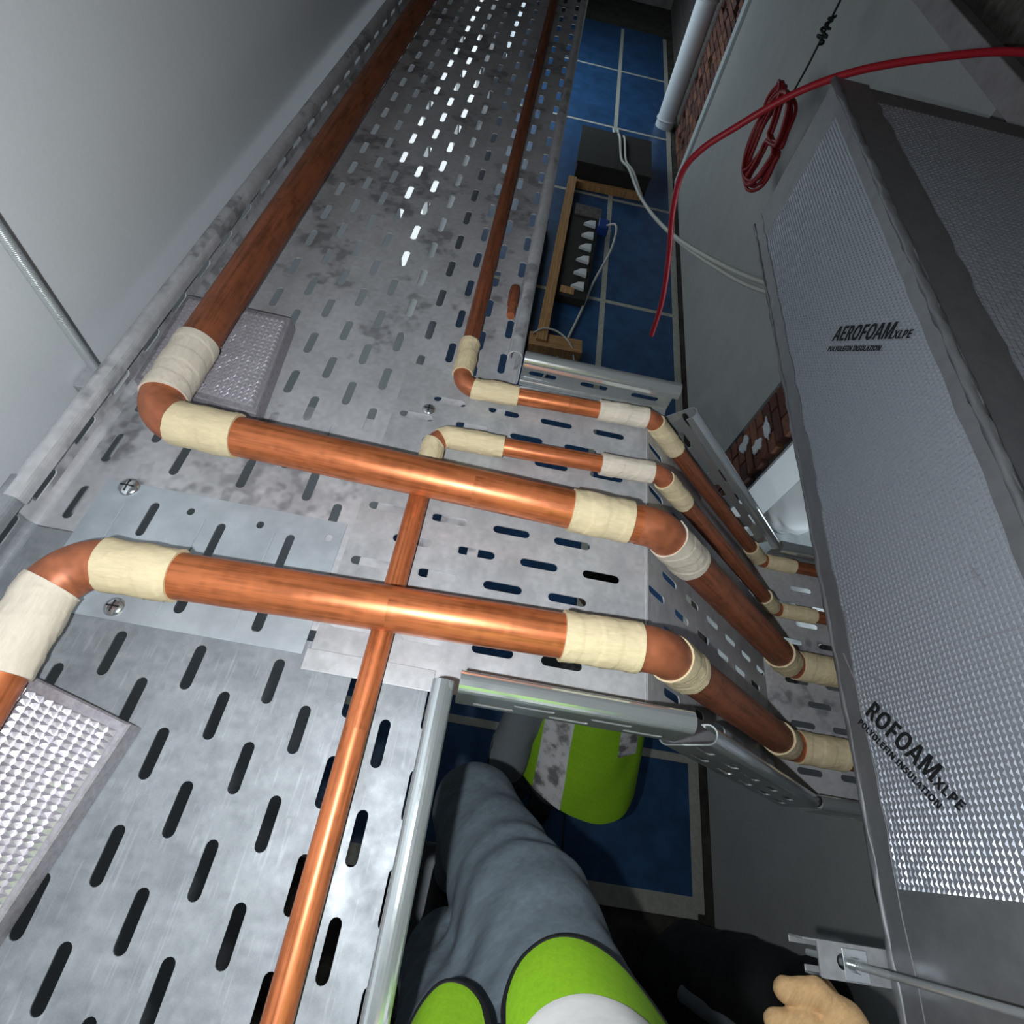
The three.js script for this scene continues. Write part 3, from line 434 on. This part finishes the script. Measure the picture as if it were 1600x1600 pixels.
// ---------------------------------------------------------------- things on the floor beyond the branch
solo('cardboard_box', (() => { const b = rbox(0.28, 1.1, FY, FY + 0.22, -7.25, -6.42, 0.01); const l = rbox(0.27, 1.11, FY + 0.205, FY + 0.235, -7.26, -6.41, 0.006); const c = rbox(0.66, 0.72, FY + 0.233, FY + 0.238, -7.26, -6.41, 0.002); return merge([b, l, c]); })(), M.darkBox, 'dark flat box on the blue floor at the far end', 'box');
{ const t = thing('timber_frame', 'pale timber frame lying on the blue floor beside the far flange', 'frame');
  const bat = (x0, z0, x1, z1, w, h, m) => { const L = Math.hypot(x1 - x0, z1 - z0), g = rbox(-w / 2, w / 2, 0, h, -L / 2, L / 2, 0.004); g.rotateY(Math.atan2(x1 - x0, z1 - z0)); g.translate((x0 + x1) / 2, FY + 0.003, (z0 + z1) / 2); part('batten', g, m, t); };
  bat(0.26, -6.3, 0.2, -3.6, 0.09, 0.12, M.wood); bat(0.24, -6.32, 1.06, -6.36, 0.05, 0.08, M.wood); bat(0.06, -5.4, 0.04, -3.5, 0.05, 0.1, M.darkBox); bat(0.1, -3.62, 0.55, -3.64, 0.16, 0.1, M.wood); }
{ const t = thing('socket_board', 'long dark socket board with six white outlets on the floor', 'socket board', [0.43, FY + 0.002, -5.0]);
  t.rotation.y = -0.05;
  part('board', rbox(-0.15, 0.15, 0, 0.08, -0.85, 0.72, 0.008), M.darkBox, t);
  part('end_panel', rbox(-0.13, 0.15, 0.08, 0.1, -0.82, -0.62, 0.005), M.mortar, t);
  for (let i = 0; i < 6; i++) { const s = new THREE.Shape(); s.moveTo(-0.055, -0.03); s.lineTo(0.055, -0.045); s.lineTo(0.05, 0.045); s.lineTo(0.0, 0.03); s.closePath(); const g = new THREE.ExtrudeGeometry(s, { depth: 0.022, bevelEnabled: true, bevelThickness: 0.006, bevelSize: 0.006, bevelSegments: 2 }); g.rotateX(-Math.PI / 2); g.translate(0.05, 0.085, -0.5 + i * 0.21); part('outlet', g, M.socket, t, 'white outlet'); }
  part('plug', rbox(0.13, 0.24, 0.05, 0.15, -0.56, -0.4, 0.012), M.bluePlug, t, 'blue plug'); part('yellow_patch', rbox(-0.1, 0.03, 0.081, 0.085, 0.58, 0.68, 0.002), M.wood, t);
}
solo('white_cable', cable([[0.64, FY + 0.12, -5.45], [0.74, FY + 0.2, -5.4], [0.74, FY + 0.16, -5.1], [0.6, FY + 0.04, -4.6], [0.5, FY + 0.02, -4.1], [0.35, FY + 0.015, -3.5], [0.2, FY + 0.012, -3.1]], 0.011, 60), M.whiteCable, 'thin white lead running from the blue plug of the socket board', 'cable');
solo('white_cable', cable([[0.12, FY + 0.112, -3.66], [0.2, FY + 0.135, -3.72], [0.32, FY + 0.135, -3.72], [0.45, FY + 0.112, -3.62], [0.52, FY + 0.01, -3.5]], 0.008, 40), M.whiteCable, 'short white lead looped over the end of the timber frame', 'cable');
for (const [x, z, w, l, h, a, lb] of [[2.15, -2.5, 0.42, 0.6, 0.16, 0.4, 'bright white sack slumped beyond the wall opening, the farther one'], [2.3, -1.7, 0.5, 0.62, 0.18, -0.3, 'bright white sack slumped beyond the wall opening, the nearer one']]) {
  const g = new THREE.SphereGeometry(1, 28, 18), p = g.attributes.position; for (let i = 0; i < p.count; i++) { let X0 = p.getX(i), Y0 = p.getY(i), Z0 = p.getZ(i); const q = v => Math.sign(v) * Math.pow(Math.abs(v), 0.6); const k = 1 + 0.12 * n3(X0 * 3, Y0 * 3, Z0 * 3 + w * 9); p.setXYZ(i, q(X0) * w / 2 * k, Math.max(-h / 2, q(Y0) * h / 2 * k), q(Z0) * l / 2 * k); } g.computeVertexNormals(); g.rotateY(a); g.translate(x, FY + h / 2 + 0.003, z); solo('plaster_sack', g, M.white, lb, 'sack', 'white sacks beyond the opening'); }

{ const t = thing('rubble_sack', 'tall black sack with a grey strap standing against the right wall', 'sack');
  const f = capsules([[[1.3, FY + 0.2, 0.33], [1.32, FY + 0.75, 0.3], 0.19, 0.15], [[1.2, FY + 0.18, 0.42], [1.25, FY + 0.55, 0.4], 0.17, 0.12], [[1.36, FY + 0.5, 0.3], [1.38, FY + 1.0, 0.24], 0.11, 0.09]], 0.08);
  part('sack_body', surfaceNets((x, y, z) => Math.max(f(x, y, z) + 0.012 * n3(x * 14, y * 14, z * 14), FY + 0.003 - y, x - 1.49), [0.95, FY - 0.04, 0.0], [1.53, FY + 1.2, 0.75], 0.02), M.black, t);
  part('strap', cable([[1.12, FY + 0.5, 0.36], [1.2, FY + 0.72, 0.4], [1.3, FY + 0.9, 0.42], [1.38, FY + 0.9, 0.44]], 0.03, 30), M.greyCloth, t, 'grey strap'); }

// ---------------------------------------------------------------- people
function surfaceNets(f, mn, mx, cell) {
  const n = [0, 1, 2].map(i => Math.ceil((mx[i] - mn[i]) / cell) + 1), [nx, ny, nz] = n, D = new Float32Array(nx * ny * nz), id = (i, j, k) => i + nx * (j + ny * k);
  for (let k = 0; k < nz; k++) for (let j = 0; j < ny; j++) for (let i = 0; i < nx; i++) D[id(i, j, k)] = f(mn[0] + i * cell, mn[1] + j * cell, mn[2] + k * cell);
  const vid = new Int32Array(nx * ny * nz).fill(-1), pos = [], idx = [];
  const co = [[0, 0, 0], [1, 0, 0], [0, 1, 0], [1, 1, 0], [0, 0, 1], [1, 0, 1], [0, 1, 1], [1, 1, 1]], ed = [[0, 1], [2, 3], [4, 5], [6, 7], [0, 2], [1, 3], [4, 6], [5, 7], [0, 4], [1, 5], [2, 6], [3, 7]];
  for (let k = 0; k < nz - 1; k++) for (let j = 0; j < ny - 1; j++) for (let i = 0; i < nx - 1; i++) {
    const d = co.map(c => D[id(i + c[0], j + c[1], k + c[2])]); let m = 0; for (const q of d) if (q < 0) m++; if (m === 0 || m === 8) continue;
    let x = 0, y = 0, z = 0, c = 0; for (const [a, b] of ed) if ((d[a] < 0) !== (d[b] < 0)) { const t = d[a] / (d[a] - d[b]); x += co[a][0] + t * (co[b][0] - co[a][0]); y += co[a][1] + t * (co[b][1] - co[a][1]); z += co[a][2] + t * (co[b][2] - co[a][2]); c++; }
    vid[id(i, j, k)] = pos.length / 3; pos.push(mn[0] + (i + x / c) * cell, mn[1] + (j + y / c) * cell, mn[2] + (k + z / c) * cell);
  }
  const quad = (a, b, c, d, fl) => { if (a < 0 || b < 0 || c < 0 || d < 0) return; fl ? idx.push(a, b, c, a, c, d) : idx.push(a, c, b, a, d, c); };
  for (let k = 1; k < nz - 1; k++) for (let j = 1; j < ny - 1; j++) for (let i = 1; i < nx - 1; i++) {
    const s = D[id(i, j, k)] < 0; if (s !== (D[id(i + 1, j, k)] < 0)) quad(vid[id(i, j - 1, k - 1)], vid[id(i, j, k - 1)], vid[id(i, j, k)], vid[id(i, j - 1, k)], s);
    if (s !== (D[id(i, j + 1, k)] < 0)) quad(vid[id(i - 1, j, k - 1)], vid[id(i - 1, j, k)], vid[id(i, j, k)], vid[id(i, j, k - 1)], s);
    if (s !== (D[id(i, j, k + 1)] < 0)) quad(vid[id(i - 1, j - 1, k)], vid[id(i, j - 1, k)], vid[id(i, j, k)], vid[id(i - 1, j, k)], s);
  }
  const g = new THREE.BufferGeometry(); g.setAttribute('position', new THREE.Float32BufferAttribute(pos, 3)); g.setIndex(idx); g.computeVertexNormals();
  const uv = new Float32Array(pos.length / 3 * 2); for (let i = 0; i < uv.length / 2; i++) { uv[2 * i] = pos[3 * i] + 0.3 * pos[3 * i + 2]; uv[2 * i + 1] = pos[3 * i + 1] + 0.7 * pos[3 * i + 2]; } g.setAttribute('uv', new THREE.BufferAttribute(uv, 2)); return g;
}
function capsules(list, k) { // list of [a, b, ra, rb]
  return (x, y, z) => { let d = 1e3; for (const [a, b, ra, rb] of list) { const bx = b[0] - a[0], by = b[1] - a[1], bz = b[2] - a[2], px = x - a[0], py = y - a[1], pz = z - a[2]; const t = Math.max(0, Math.min(1, (px * bx + py * by + pz * bz) / (bx * bx + by * by + bz * bz + 1e-9))); const q = Math.hypot(px - t * bx, py - t * by, pz - t * bz) - (ra + (rb - ra) * t); const h = Math.max(0, Math.min(1, 0.5 + 0.5 * (d - q) / k)); d = d + (q - d) * h - k * h * (1 - h); } return d; };
}
function loft(rows, thick) { // rows of points -> sheet with thickness along vertex normals
  const n = rows.length, m = rows[0].length, pos = [], uv = [], idx = [];
  rows.forEach((r, i) => { let l = 0; r.forEach((p, j) => { if (j) l += Math.hypot(p[0] - r[j - 1][0], p[1] - r[j - 1][1], p[2] - r[j - 1][2]); pos.push(...p); uv.push(l, i * 0.02); }); });
  for (let i = 0; i < n - 1; i++) for (let j = 0; j < m - 1; j++) { const a = i * m + j; idx.push(a, a + m, a + 1, a + 1, a + m, a + m + 1); }
  const g = new THREE.BufferGeometry(); g.setAttribute('position', new THREE.Float32BufferAttribute(pos, 3)); g.setAttribute('uv', new THREE.Float32BufferAttribute(uv, 2)); g.setIndex(idx); g.computeVertexNormals();
  const nr = g.attributes.normal, N = n * m, p2 = pos.slice(), u2 = uv.slice(), id2 = idx.slice(); for (let i = 0; i < N; i++) { p2.push(pos[3 * i] + nr.getX(i) * thick, pos[3 * i + 1] + nr.getY(i) * thick, pos[3 * i + 2] + nr.getZ(i) * thick); u2.push(uv[2 * i], uv[2 * i + 1]); }
  for (let t = 0; t < idx.length; t += 3) id2.push(idx[t] + N, idx[t + 2] + N, idx[t + 1] + N);
  const rim = []; for (let j = 0; j < m - 1; j++) rim.push([j, j + 1]); for (let i = 0; i < n - 1; i++) rim.push([i * m + m - 1, (i + 1) * m + m - 1]); for (let j = m - 1; j > 0; j--) rim.push([(n - 1) * m + j, (n - 1) * m + j - 1]); for (let i = n - 1; i > 0; i--) rim.push([i * m, (i - 1) * m]);
  for (const [a, b] of rim) id2.push(a, b, b + N, a, b + N, a + N);
  const o = new THREE.BufferGeometry(); o.setAttribute('position', new THREE.Float32BufferAttribute(p2, 3)); o.setAttribute('uv', new THREE.Float32BufferAttribute(u2, 2)); o.setIndex(id2); o.computeVertexNormals(); return o;
}
const curve = (pts) => new THREE.CatmullRomCurve3(pts.map(p => V(...p)), false, 'centripetal');
{ // the photographer, seen from above
  const t = thing('person', 'photographer in a lime hi-vis vest and blue jeans at the bottom of the picture', 'person', [0, 0, 0]);
  const feet = -1.0;
  const body = capsules([[[0.2, -0.06, 0.29], [0.2, 0.32, 0.34], 0.125, 0.135], [[0.12, -0.06, 0.28], [0.08, 0.36, 0.35], 0.09, 0.085], [[0.29, -0.06, 0.28], [0.33, 0.36, 0.35], 0.09, 0.085], [[0.2, 0.4, 0.36], [0.2, 0.52, 0.37], 0.06, 0.055],
    [[0.36, 0.37, 0.36], [0.56, 0.1, 0.42], 0.06, 0.048], [[0.56, 0.1, 0.42], [0.675, -0.17, 0.235], 0.046, 0.034], [[0.04, 0.37, 0.36], [-0.06, 0.3, 0.52], 0.058, 0.046], [[-0.06, 0.3, 0.52], [0.0, 0.55, 0.34], 0.044, 0.034]], 0.06);
  part('upper_body', surfaceNets(body, [-0.16, -0.24, 0.08], [0.76, 0.64, 0.62], 0.014), M.jacket, t);
  const head = capsules([[[0.2, 0.62, 0.37], [0.2, 0.68, 0.37], 0.085, 0.092], [[0.2, 0.57, 0.33], [0.2, 0.6, 0.33], 0.05, 0.055], [[0.2, 0.63, 0.275], [0.2, 0.605, 0.262], 0.012, 0.016], [[0.108, 0.62, 0.385], [0.108, 0.645, 0.385], 0.014, 0.016], [[0.292, 0.62, 0.385], [0.292, 0.645, 0.385], 0.014, 0.016]], 0.02);
  part('head', surfaceNets(head, [0.07, 0.48, 0.2], [0.33, 0.8, 0.5], 0.008), M.skin, t);
  const hd = new THREE.SphereGeometry(0.101, 24, 16, 0, 6.2832, 0, 1.7); hd.rotateX(0.35); hd.translate(0.2, 0.675, 0.378); part('hair', hd, M.hair, t);
  for (const s of [-1, 1]) { const e = new THREE.SphereGeometry(0.012, 12, 8); e.translate(0.2 + s * 0.032, 0.645, 0.292); part('eye', e, M.white, t); }
  part('mouth', rbox(0.178, 0.222, 0.566, 0.573, 0.276, 0.284, 0.003), M.elbow, t);
  // jeans: raised right leg and standing left leg, with fabric folds
  const legs = capsules([[[0.235, -0.06, 0.24], [0.185, -0.26, 0.09], 0.12, 0.102], [[0.185, -0.26, 0.09], [0.1, -0.49, -0.065], 0.102, 0.08], [[0.098, -0.49, -0.07], [0.11, -0.88, 0.05], 0.074, 0.056], [[0.12, -0.06, 0.26], [0.095, -0.42, 0.17], 0.1, 0.078], [[0.095, -0.42, 0.17], [0.09, -0.9, 0.2], 0.074, 0.055], [[0.12, -0.06, 0.28], [0.26, -0.06, 0.28], 0.11, 0.12]], 0.03);
  const fold = (x, y, z) => { const s = (x - 0.1) * 0.36 + (y + 0.49) * 0.72 + (z + 0.07) * 0.5, c = (x - 0.15) * 1.2 - (z) * 0.5; const m = ss(0.02, 0.1, s) * (1 - ss(0.3, 0.45, s)); return 0.0045 * Math.sin(s * 95 - 26 * c * c * 6 + 2 * n3(x * 9, y * 9, z * 9)) * m * (0.55 + 0.45 * n3(x * 12, y * 7, z * 12 + 4)) + 0.002 * n3(x * 28, y * 28, z * 28); };
  part('jeans', surfaceNets((x, y, z) => legs(x, y, z) + fold(x, y, z), [-0.02, -1.0, -0.2], [0.42, 0.04, 0.46], 0.0075), M.jeans, t, 'blue grey jeans');
  for (const [x, z] of [[0.11, 0.03], [0.09, 0.18]]) { const sh = capsules([[[x, -0.97, z + 0.06], [x, -0.975, z - 0.12], 0.045, 0.038], [[x, -0.9, z + 0.02], [x, -0.96, z + 0.03], 0.05, 0.05]], 0.03); part('boot', surfaceNets((a, b, c) => Math.max(sh(a, b, c), -1.0 - b), [x - 0.1, -1.02, z - 0.22], [x + 0.1, -0.8, z + 0.16], 0.012), M.black, t); }
  // vest panels
  const panel = (hem, top, nm) => {
    const H = curve(hem), Tt = curve(top), rows = []; const nu = 40; const P = (u, v) => { const a = H.getPoint(u), b = Tt.getPoint(u); const w = v / 0.42; return [a.x + (b.x - a.x) * w + 0.006 * n3(u * 7, v * 14, 3) * w, a.y + (b.y - a.y) * w, a.z + (b.z - a.z) * Math.pow(w, 0.85) + 0.006 * n3(u * 9, v * 16, 9) * Math.min(1, v * 10)]; };
    for (let i = 0; i <= 26; i++) { const r = []; for (let j = 0; j <= nu; j++) r.push(P(j / nu, 0.42 * i / 26)); rows.push(r); }
    const p = part('vest_panel', loft(rows, 0.0025), M.hivis, t, 'lime hi-vis vest panel'); const rr = []; for (let i = 0; i <= 8; i++) { const r = []; for (let j = 0; j <= nu; j++) { const u = j / nu; const q = P(u, nm + 0.075 * i / 8); const e = P(u, nm + 0.075 * i / 8 + 0.01); r.push([q[0], q[1] + 0.001, q[2] - 0.0035]); } rr.push(r); }
    part('reflective_band', loft(rr, 0.001), M.reflect, p, 'silver white reflective band');
    const pts = [...Array(nu + 1).keys()].map(j => V(...P(j / nu, 0))), up = []; for (let i = 1; i <= 12; i++) up.push(V(...P(0, 0.42 * i / 12))); part('piping', new THREE.TubeGeometry(new THREE.CatmullRomCurve3([...up.reverse(), ...pts]), 120, 0.0042, 8, false), M.black, p, 'black edge binding');
  };
  panel([[0.121, 0.02, 0.15], [0.124, -0.02, 0.13], [0.142, -0.05, 0.1], [0.175, -0.062, 0.078], [0.21, -0.065, 0.074], [0.25, -0.065, 0.086], [0.29, -0.06, 0.115], [0.335, -0.05, 0.165], [0.39, -0.04, 0.27], [0.4, -0.04, 0.34]], [[0.121, 0.4, 0.24], [0.13, 0.4, 0.236], [0.15, 0.4, 0.23], [0.175, 0.4, 0.225], [0.21, 0.4, 0.222], [0.25, 0.4, 0.225], [0.3, 0.4, 0.24], [0.35, 0.4, 0.27], [0.4, 0.4, 0.33], [0.41, 0.4, 0.38]], 0.078);
  panel([[0.107, 0.03, 0.155], [0.1, -0.02, 0.137], [0.082, -0.045, 0.128], [0.058, -0.052, 0.13], [0.038, -0.05, 0.152], [0.026, -0.045, 0.19], [0.022, -0.04, 0.25], [0.02, -0.04, 0.33]].reverse().map(p => p), [[0.107, 0.4, 0.24], [0.1, 0.4, 0.24], [0.085, 0.4, 0.238], [0.06, 0.4, 0.24], [0.035, 0.4, 0.255], [0.01, 0.4, 0.28], [0.0, 0.4, 0.32], [0.0, 0.4, 0.37]].reverse(), 0.075);
  const zip = curve([[0.114, 0.4, 0.236], [0.114, 0.2, 0.2], [0.112, 0.06, 0.168], [0.112, -0.0, 0.15]]); part('zip', new THREE.TubeGeometry(zip, 60, 0.005, 8, false), M.wire, t, 'dark zip');
  // gloved hand on the strut
  const gx = 0.63, gy = -0.2, gz = 0.138;
  const hand = capsules([[[gx + 0.012, gy + 0.02, gz + 0.09], [gx + 0.01, gy, gz + 0.03], 0.035, 0.042], [[gx, gy - 0.005, gz], [gx - 0.01, gy - 0.01, gz + 0.03], 0.034, 0.034],
    [[gx - 0.005, gy, gz - 0.012], [gx - 0.035, gy - 0.004, gz - 0.032], 0.0195, 0.0185], [[gx - 0.035, gy - 0.004, gz - 0.032], [gx - 0.07, gy - 0.02, gz - 0.028], 0.0185, 0.017],
    [[gx - 0.015, gy - 0.008, gz + 0.012], [gx - 0.052, gy - 0.01, gz + 0.004], 0.019, 0.018], [[gx - 0.052, gy - 0.01, gz + 0.004], [gx - 0.082, gy - 0.035, gz + 0.01], 0.0175, 0.016],
    [[gx - 0.015, gy - 0.012, gz + 0.036], [gx - 0.052, gy - 0.016, gz + 0.036], 0.018, 0.017], [[gx - 0.052, gy - 0.016, gz + 0.036], [gx - 0.078, gy - 0.045, gz + 0.04], 0.0165, 0.015],
    [[gx - 0.012, gy - 0.018, gz + 0.06], [gx - 0.042, gy - 0.026, gz + 0.066], 0.016, 0.015], [[gx - 0.042, gy - 0.026, gz + 0.066], [gx - 0.062, gy - 0.05, gz + 0.068], 0.0145, 0.013],
    [[gx + 0.03, gy - 0.02, gz + 0.04], [gx + 0.03, gy - 0.05, gz + 0.0], 0.02, 0.018], [[gx + 0.03, gy - 0.05, gz + 0.0], [gx + 0.02, gy - 0.068, gz - 0.03], 0.018, 0.016]], 0.005);
  part('glove', surfaceNets((x, y, z) => hand(x, y, z) + 0.0012 * n3(x * 90, y * 90, z * 90), [gx - 0.13, gy - 0.11, gz - 0.08], [gx + 0.08, gy + 0.09, gz + 0.15], 0.004), M.glove, t, 'tan work glove');
}
{ // stepladder carrying the photographer
  const t = thing('stepladder', 'dark metal stepladder under the photographer', 'ladder');
  for (const s of [-0.02, 0.24]) { const p = makePath([[s, FY + 0.005, 0.62], [s + 0.02, -0.95, 0.28]], 0.01); part('rail', sweep(p, 0, p.L, () => 0.022, 0.2, 10), M.ladder, t); const q = makePath([[s, FY + 0.005, -0.3], [s + 0.02, -1.04, 0.08]], 0.01); part('rail', sweep(q, 0, q.L, () => 0.02, 0.2, 10), M.ladder, t); }
  part('platform', rbox(-0.03, 0.28, -1.06, -1.006, 0.0, 0.34, 0.01), M.ladder, t);
  for (let i = 1; i < 5; i++) { const k = i / 5; part('tread', rbox(-0.02, 0.25, FY + 1.33 * k - 0.02, FY + 1.33 * k + 0.012, 0.62 - 0.33 * k - 0.05, 0.62 - 0.33 * k + 0.04, 0.005), M.ladder, t); }
}
{ // second worker below the branch, bent forward under it
  const t = thing('person', 'second worker in a hi-vis vest bending forward below the branch tray', 'person', [0.02, 0, -0.12]);
  const hip = [0.455, -1.3, -0.13], sh = [0.45, -0.98, -0.5];
  const body = capsules([[[0.46, -1.22, -0.16], [0.44, -1.0, -0.46], 0.125, 0.125], [[0.37, -1.22, -0.16], [0.33, -1.0, -0.47], 0.09, 0.085], [[0.54, -1.22, -0.16], [0.56, -1.0, -0.47], 0.09, 0.085], [[0.445, -0.97, -0.53], [0.44, -0.95, -0.62], 0.06, 0.055], [[0.27, -1.0, -0.44], [0.205, -1.14, -0.13], 0.07, 0.058], [[0.205, -1.14, -0.13], [0.25, -1.38, -0.2], 0.056, 0.042], [[0.6, -0.99, -0.47], [0.66, -1.22, -0.5], 0.066, 0.054], [[0.66, -1.22, -0.5], [0.6, -1.4, -0.66], 0.05, 0.04]], 0.05);
  part('upper_body', surfaceNets((x, y, z) => body(x, y, z) + 0.004 * n3(x * 22, y * 22, z * 22), [0.14, -1.5, -0.76], [0.78, -0.82, 0.02], 0.014), M.greyCloth, t);
  const head = capsules([[[0.44, -0.95, -0.7], [0.44, -0.92, -0.74], 0.09, 0.092], [[0.44, -1.0, -0.76], [0.44, -1.02, -0.78], 0.055, 0.05], [[0.44, -0.985, -0.82], [0.44, -1.0, -0.83], 0.012, 0.015]], 0.02); part('head', surfaceNets(head, [0.3, -1.12, -0.88], [0.58, -0.8, -0.58], 0.01), M.skin, t);
  const hh = new THREE.SphereGeometry(0.102, 22, 14, 0, 6.2832, 0, 1.75); hh.rotateX(0.5); hh.translate(0.44, -0.925, -0.715); part('hair', hh, M.hair, t);
  const legs = capsules([[[0.39, -1.28, -0.14], [0.38, -1.78, -0.2], 0.105, 0.07], [[0.38, -1.78, -0.2], [0.38, -2.26, -0.1], 0.068, 0.05], [[0.53, -1.28, -0.14], [0.54, -1.78, -0.2], 0.105, 0.07], [[0.54, -1.78, -0.2], [0.54, -2.26, -0.1], 0.068, 0.05]], 0.04); part('trousers', surfaceNets(legs, [0.24, -2.36, -0.34], [0.7, -1.14, 0.04], 0.014), M.trousers, t);
  for (const x of [0.38, 0.54]) { const b = capsules([[[x, FY + 0.045, -0.05], [x, FY + 0.04, -0.26], 0.045, 0.042], [[x, FY + 0.14, -0.08], [x, FY + 0.06, -0.08], 0.052, 0.05]], 0.03); part('boot', surfaceNets((a, c, d) => Math.max(b(a, c, d), FY + 0.002 - c), [x - 0.1, FY - 0.03, -0.36], [x + 0.1, FY + 0.24, 0.06], 0.013), M.black, t); }
  // vest back: arcs across the back, from shoulder to hem
  const P = (u, v, off = 0) => { // u -1..1 across, v 0 shoulder .. 1 hem
    const cx = 0.445 + 0.012 * v, cy = -1.0 - 0.27 * v - 0.03 * v * v, cz = -0.53 + 0.42 * v; const a = u * 1.5, rx = 0.2 + 0.012 * v + off, ry = 0.155 + 0.03 * v + off; const k = 0.012 * n3(u * 4 + 3, v * 6, 1) * (0.3 + v); const nx = Math.sin(a) * rx, nn = Math.cos(a) * (ry + k); return [cx + nx, cy + nn * 0.84, cz + nn * 0.54]; };
  const grid = (u0, u1, v0, v1, off, nu = 36, nv = 26) => { const rows = []; for (let i = 0; i <= nv; i++) { const r = []; for (let j = 0; j <= nu; j++) { const u = u0 + (u1 - u0) * j / nu; const hem = 1 + 0.12 * Math.cos(u * 3.2 - 0.6) * 0.6; r.push(P(u, (v0 + (v1 - v0) * i / nv) * (v1 > 0.95 ? 1 + (hem - 1) * i / nv : 1), off)); } rows.push(r); } return rows; };
  const vest = part('vest', loft(grid(-1, 1, 0, 0.96, 0.004), 0.002), M.hivis, t, 'lime hi-vis vest');
  part('reflective_band', loft(grid(-0.52, -0.2, 0, 0.96, 0.008, 8), 0.001), M.reflectWorn, vest, 'worn silver reflective band'); part('reflective_band', loft(grid(0.28, 0.56, 0, 0.62, 0.008, 8), 0.001), M.reflectWorn, vest, 'worn silver reflective band');
}
// ---------------------------------------------------------------- the phone that takes the picture (behind the lens, outside the frame)
{ const t = thing('phone', 'black phone with its flash lit, held over the tray', 'phone', camera.position.toArray()); t.rotation.copy(camera.rotation);
  part('phone_body', new RoundedBoxGeometry(0.158, 0.078, 0.008, 3, 0.0038).translate(-0.058, -0.018, 0.0105), M.black, t);
  part('lens_ring', new THREE.TorusGeometry(0.009, 0.0016, 8, 28).translate(0, 0, 0.006), M.zinc, t);
  part('flash_led', new THREE.CylinderGeometry(0.0055, 0.0055, 0.001, 20).rotateX(Math.PI / 2).translate(-0.076, -0.024, 0.006), M.lens, t, 'glowing flash'); }

// ---------------------------------------------------------------- lift the whole place so that the floor is at y = 0
for (const o of scene.children) { if (o.isRectAreaLight || o.isPointLight || o.isCamera || o.isMesh || o.isGroup) o.position.y += FLOOR; }
renderer.render(scene, camera);
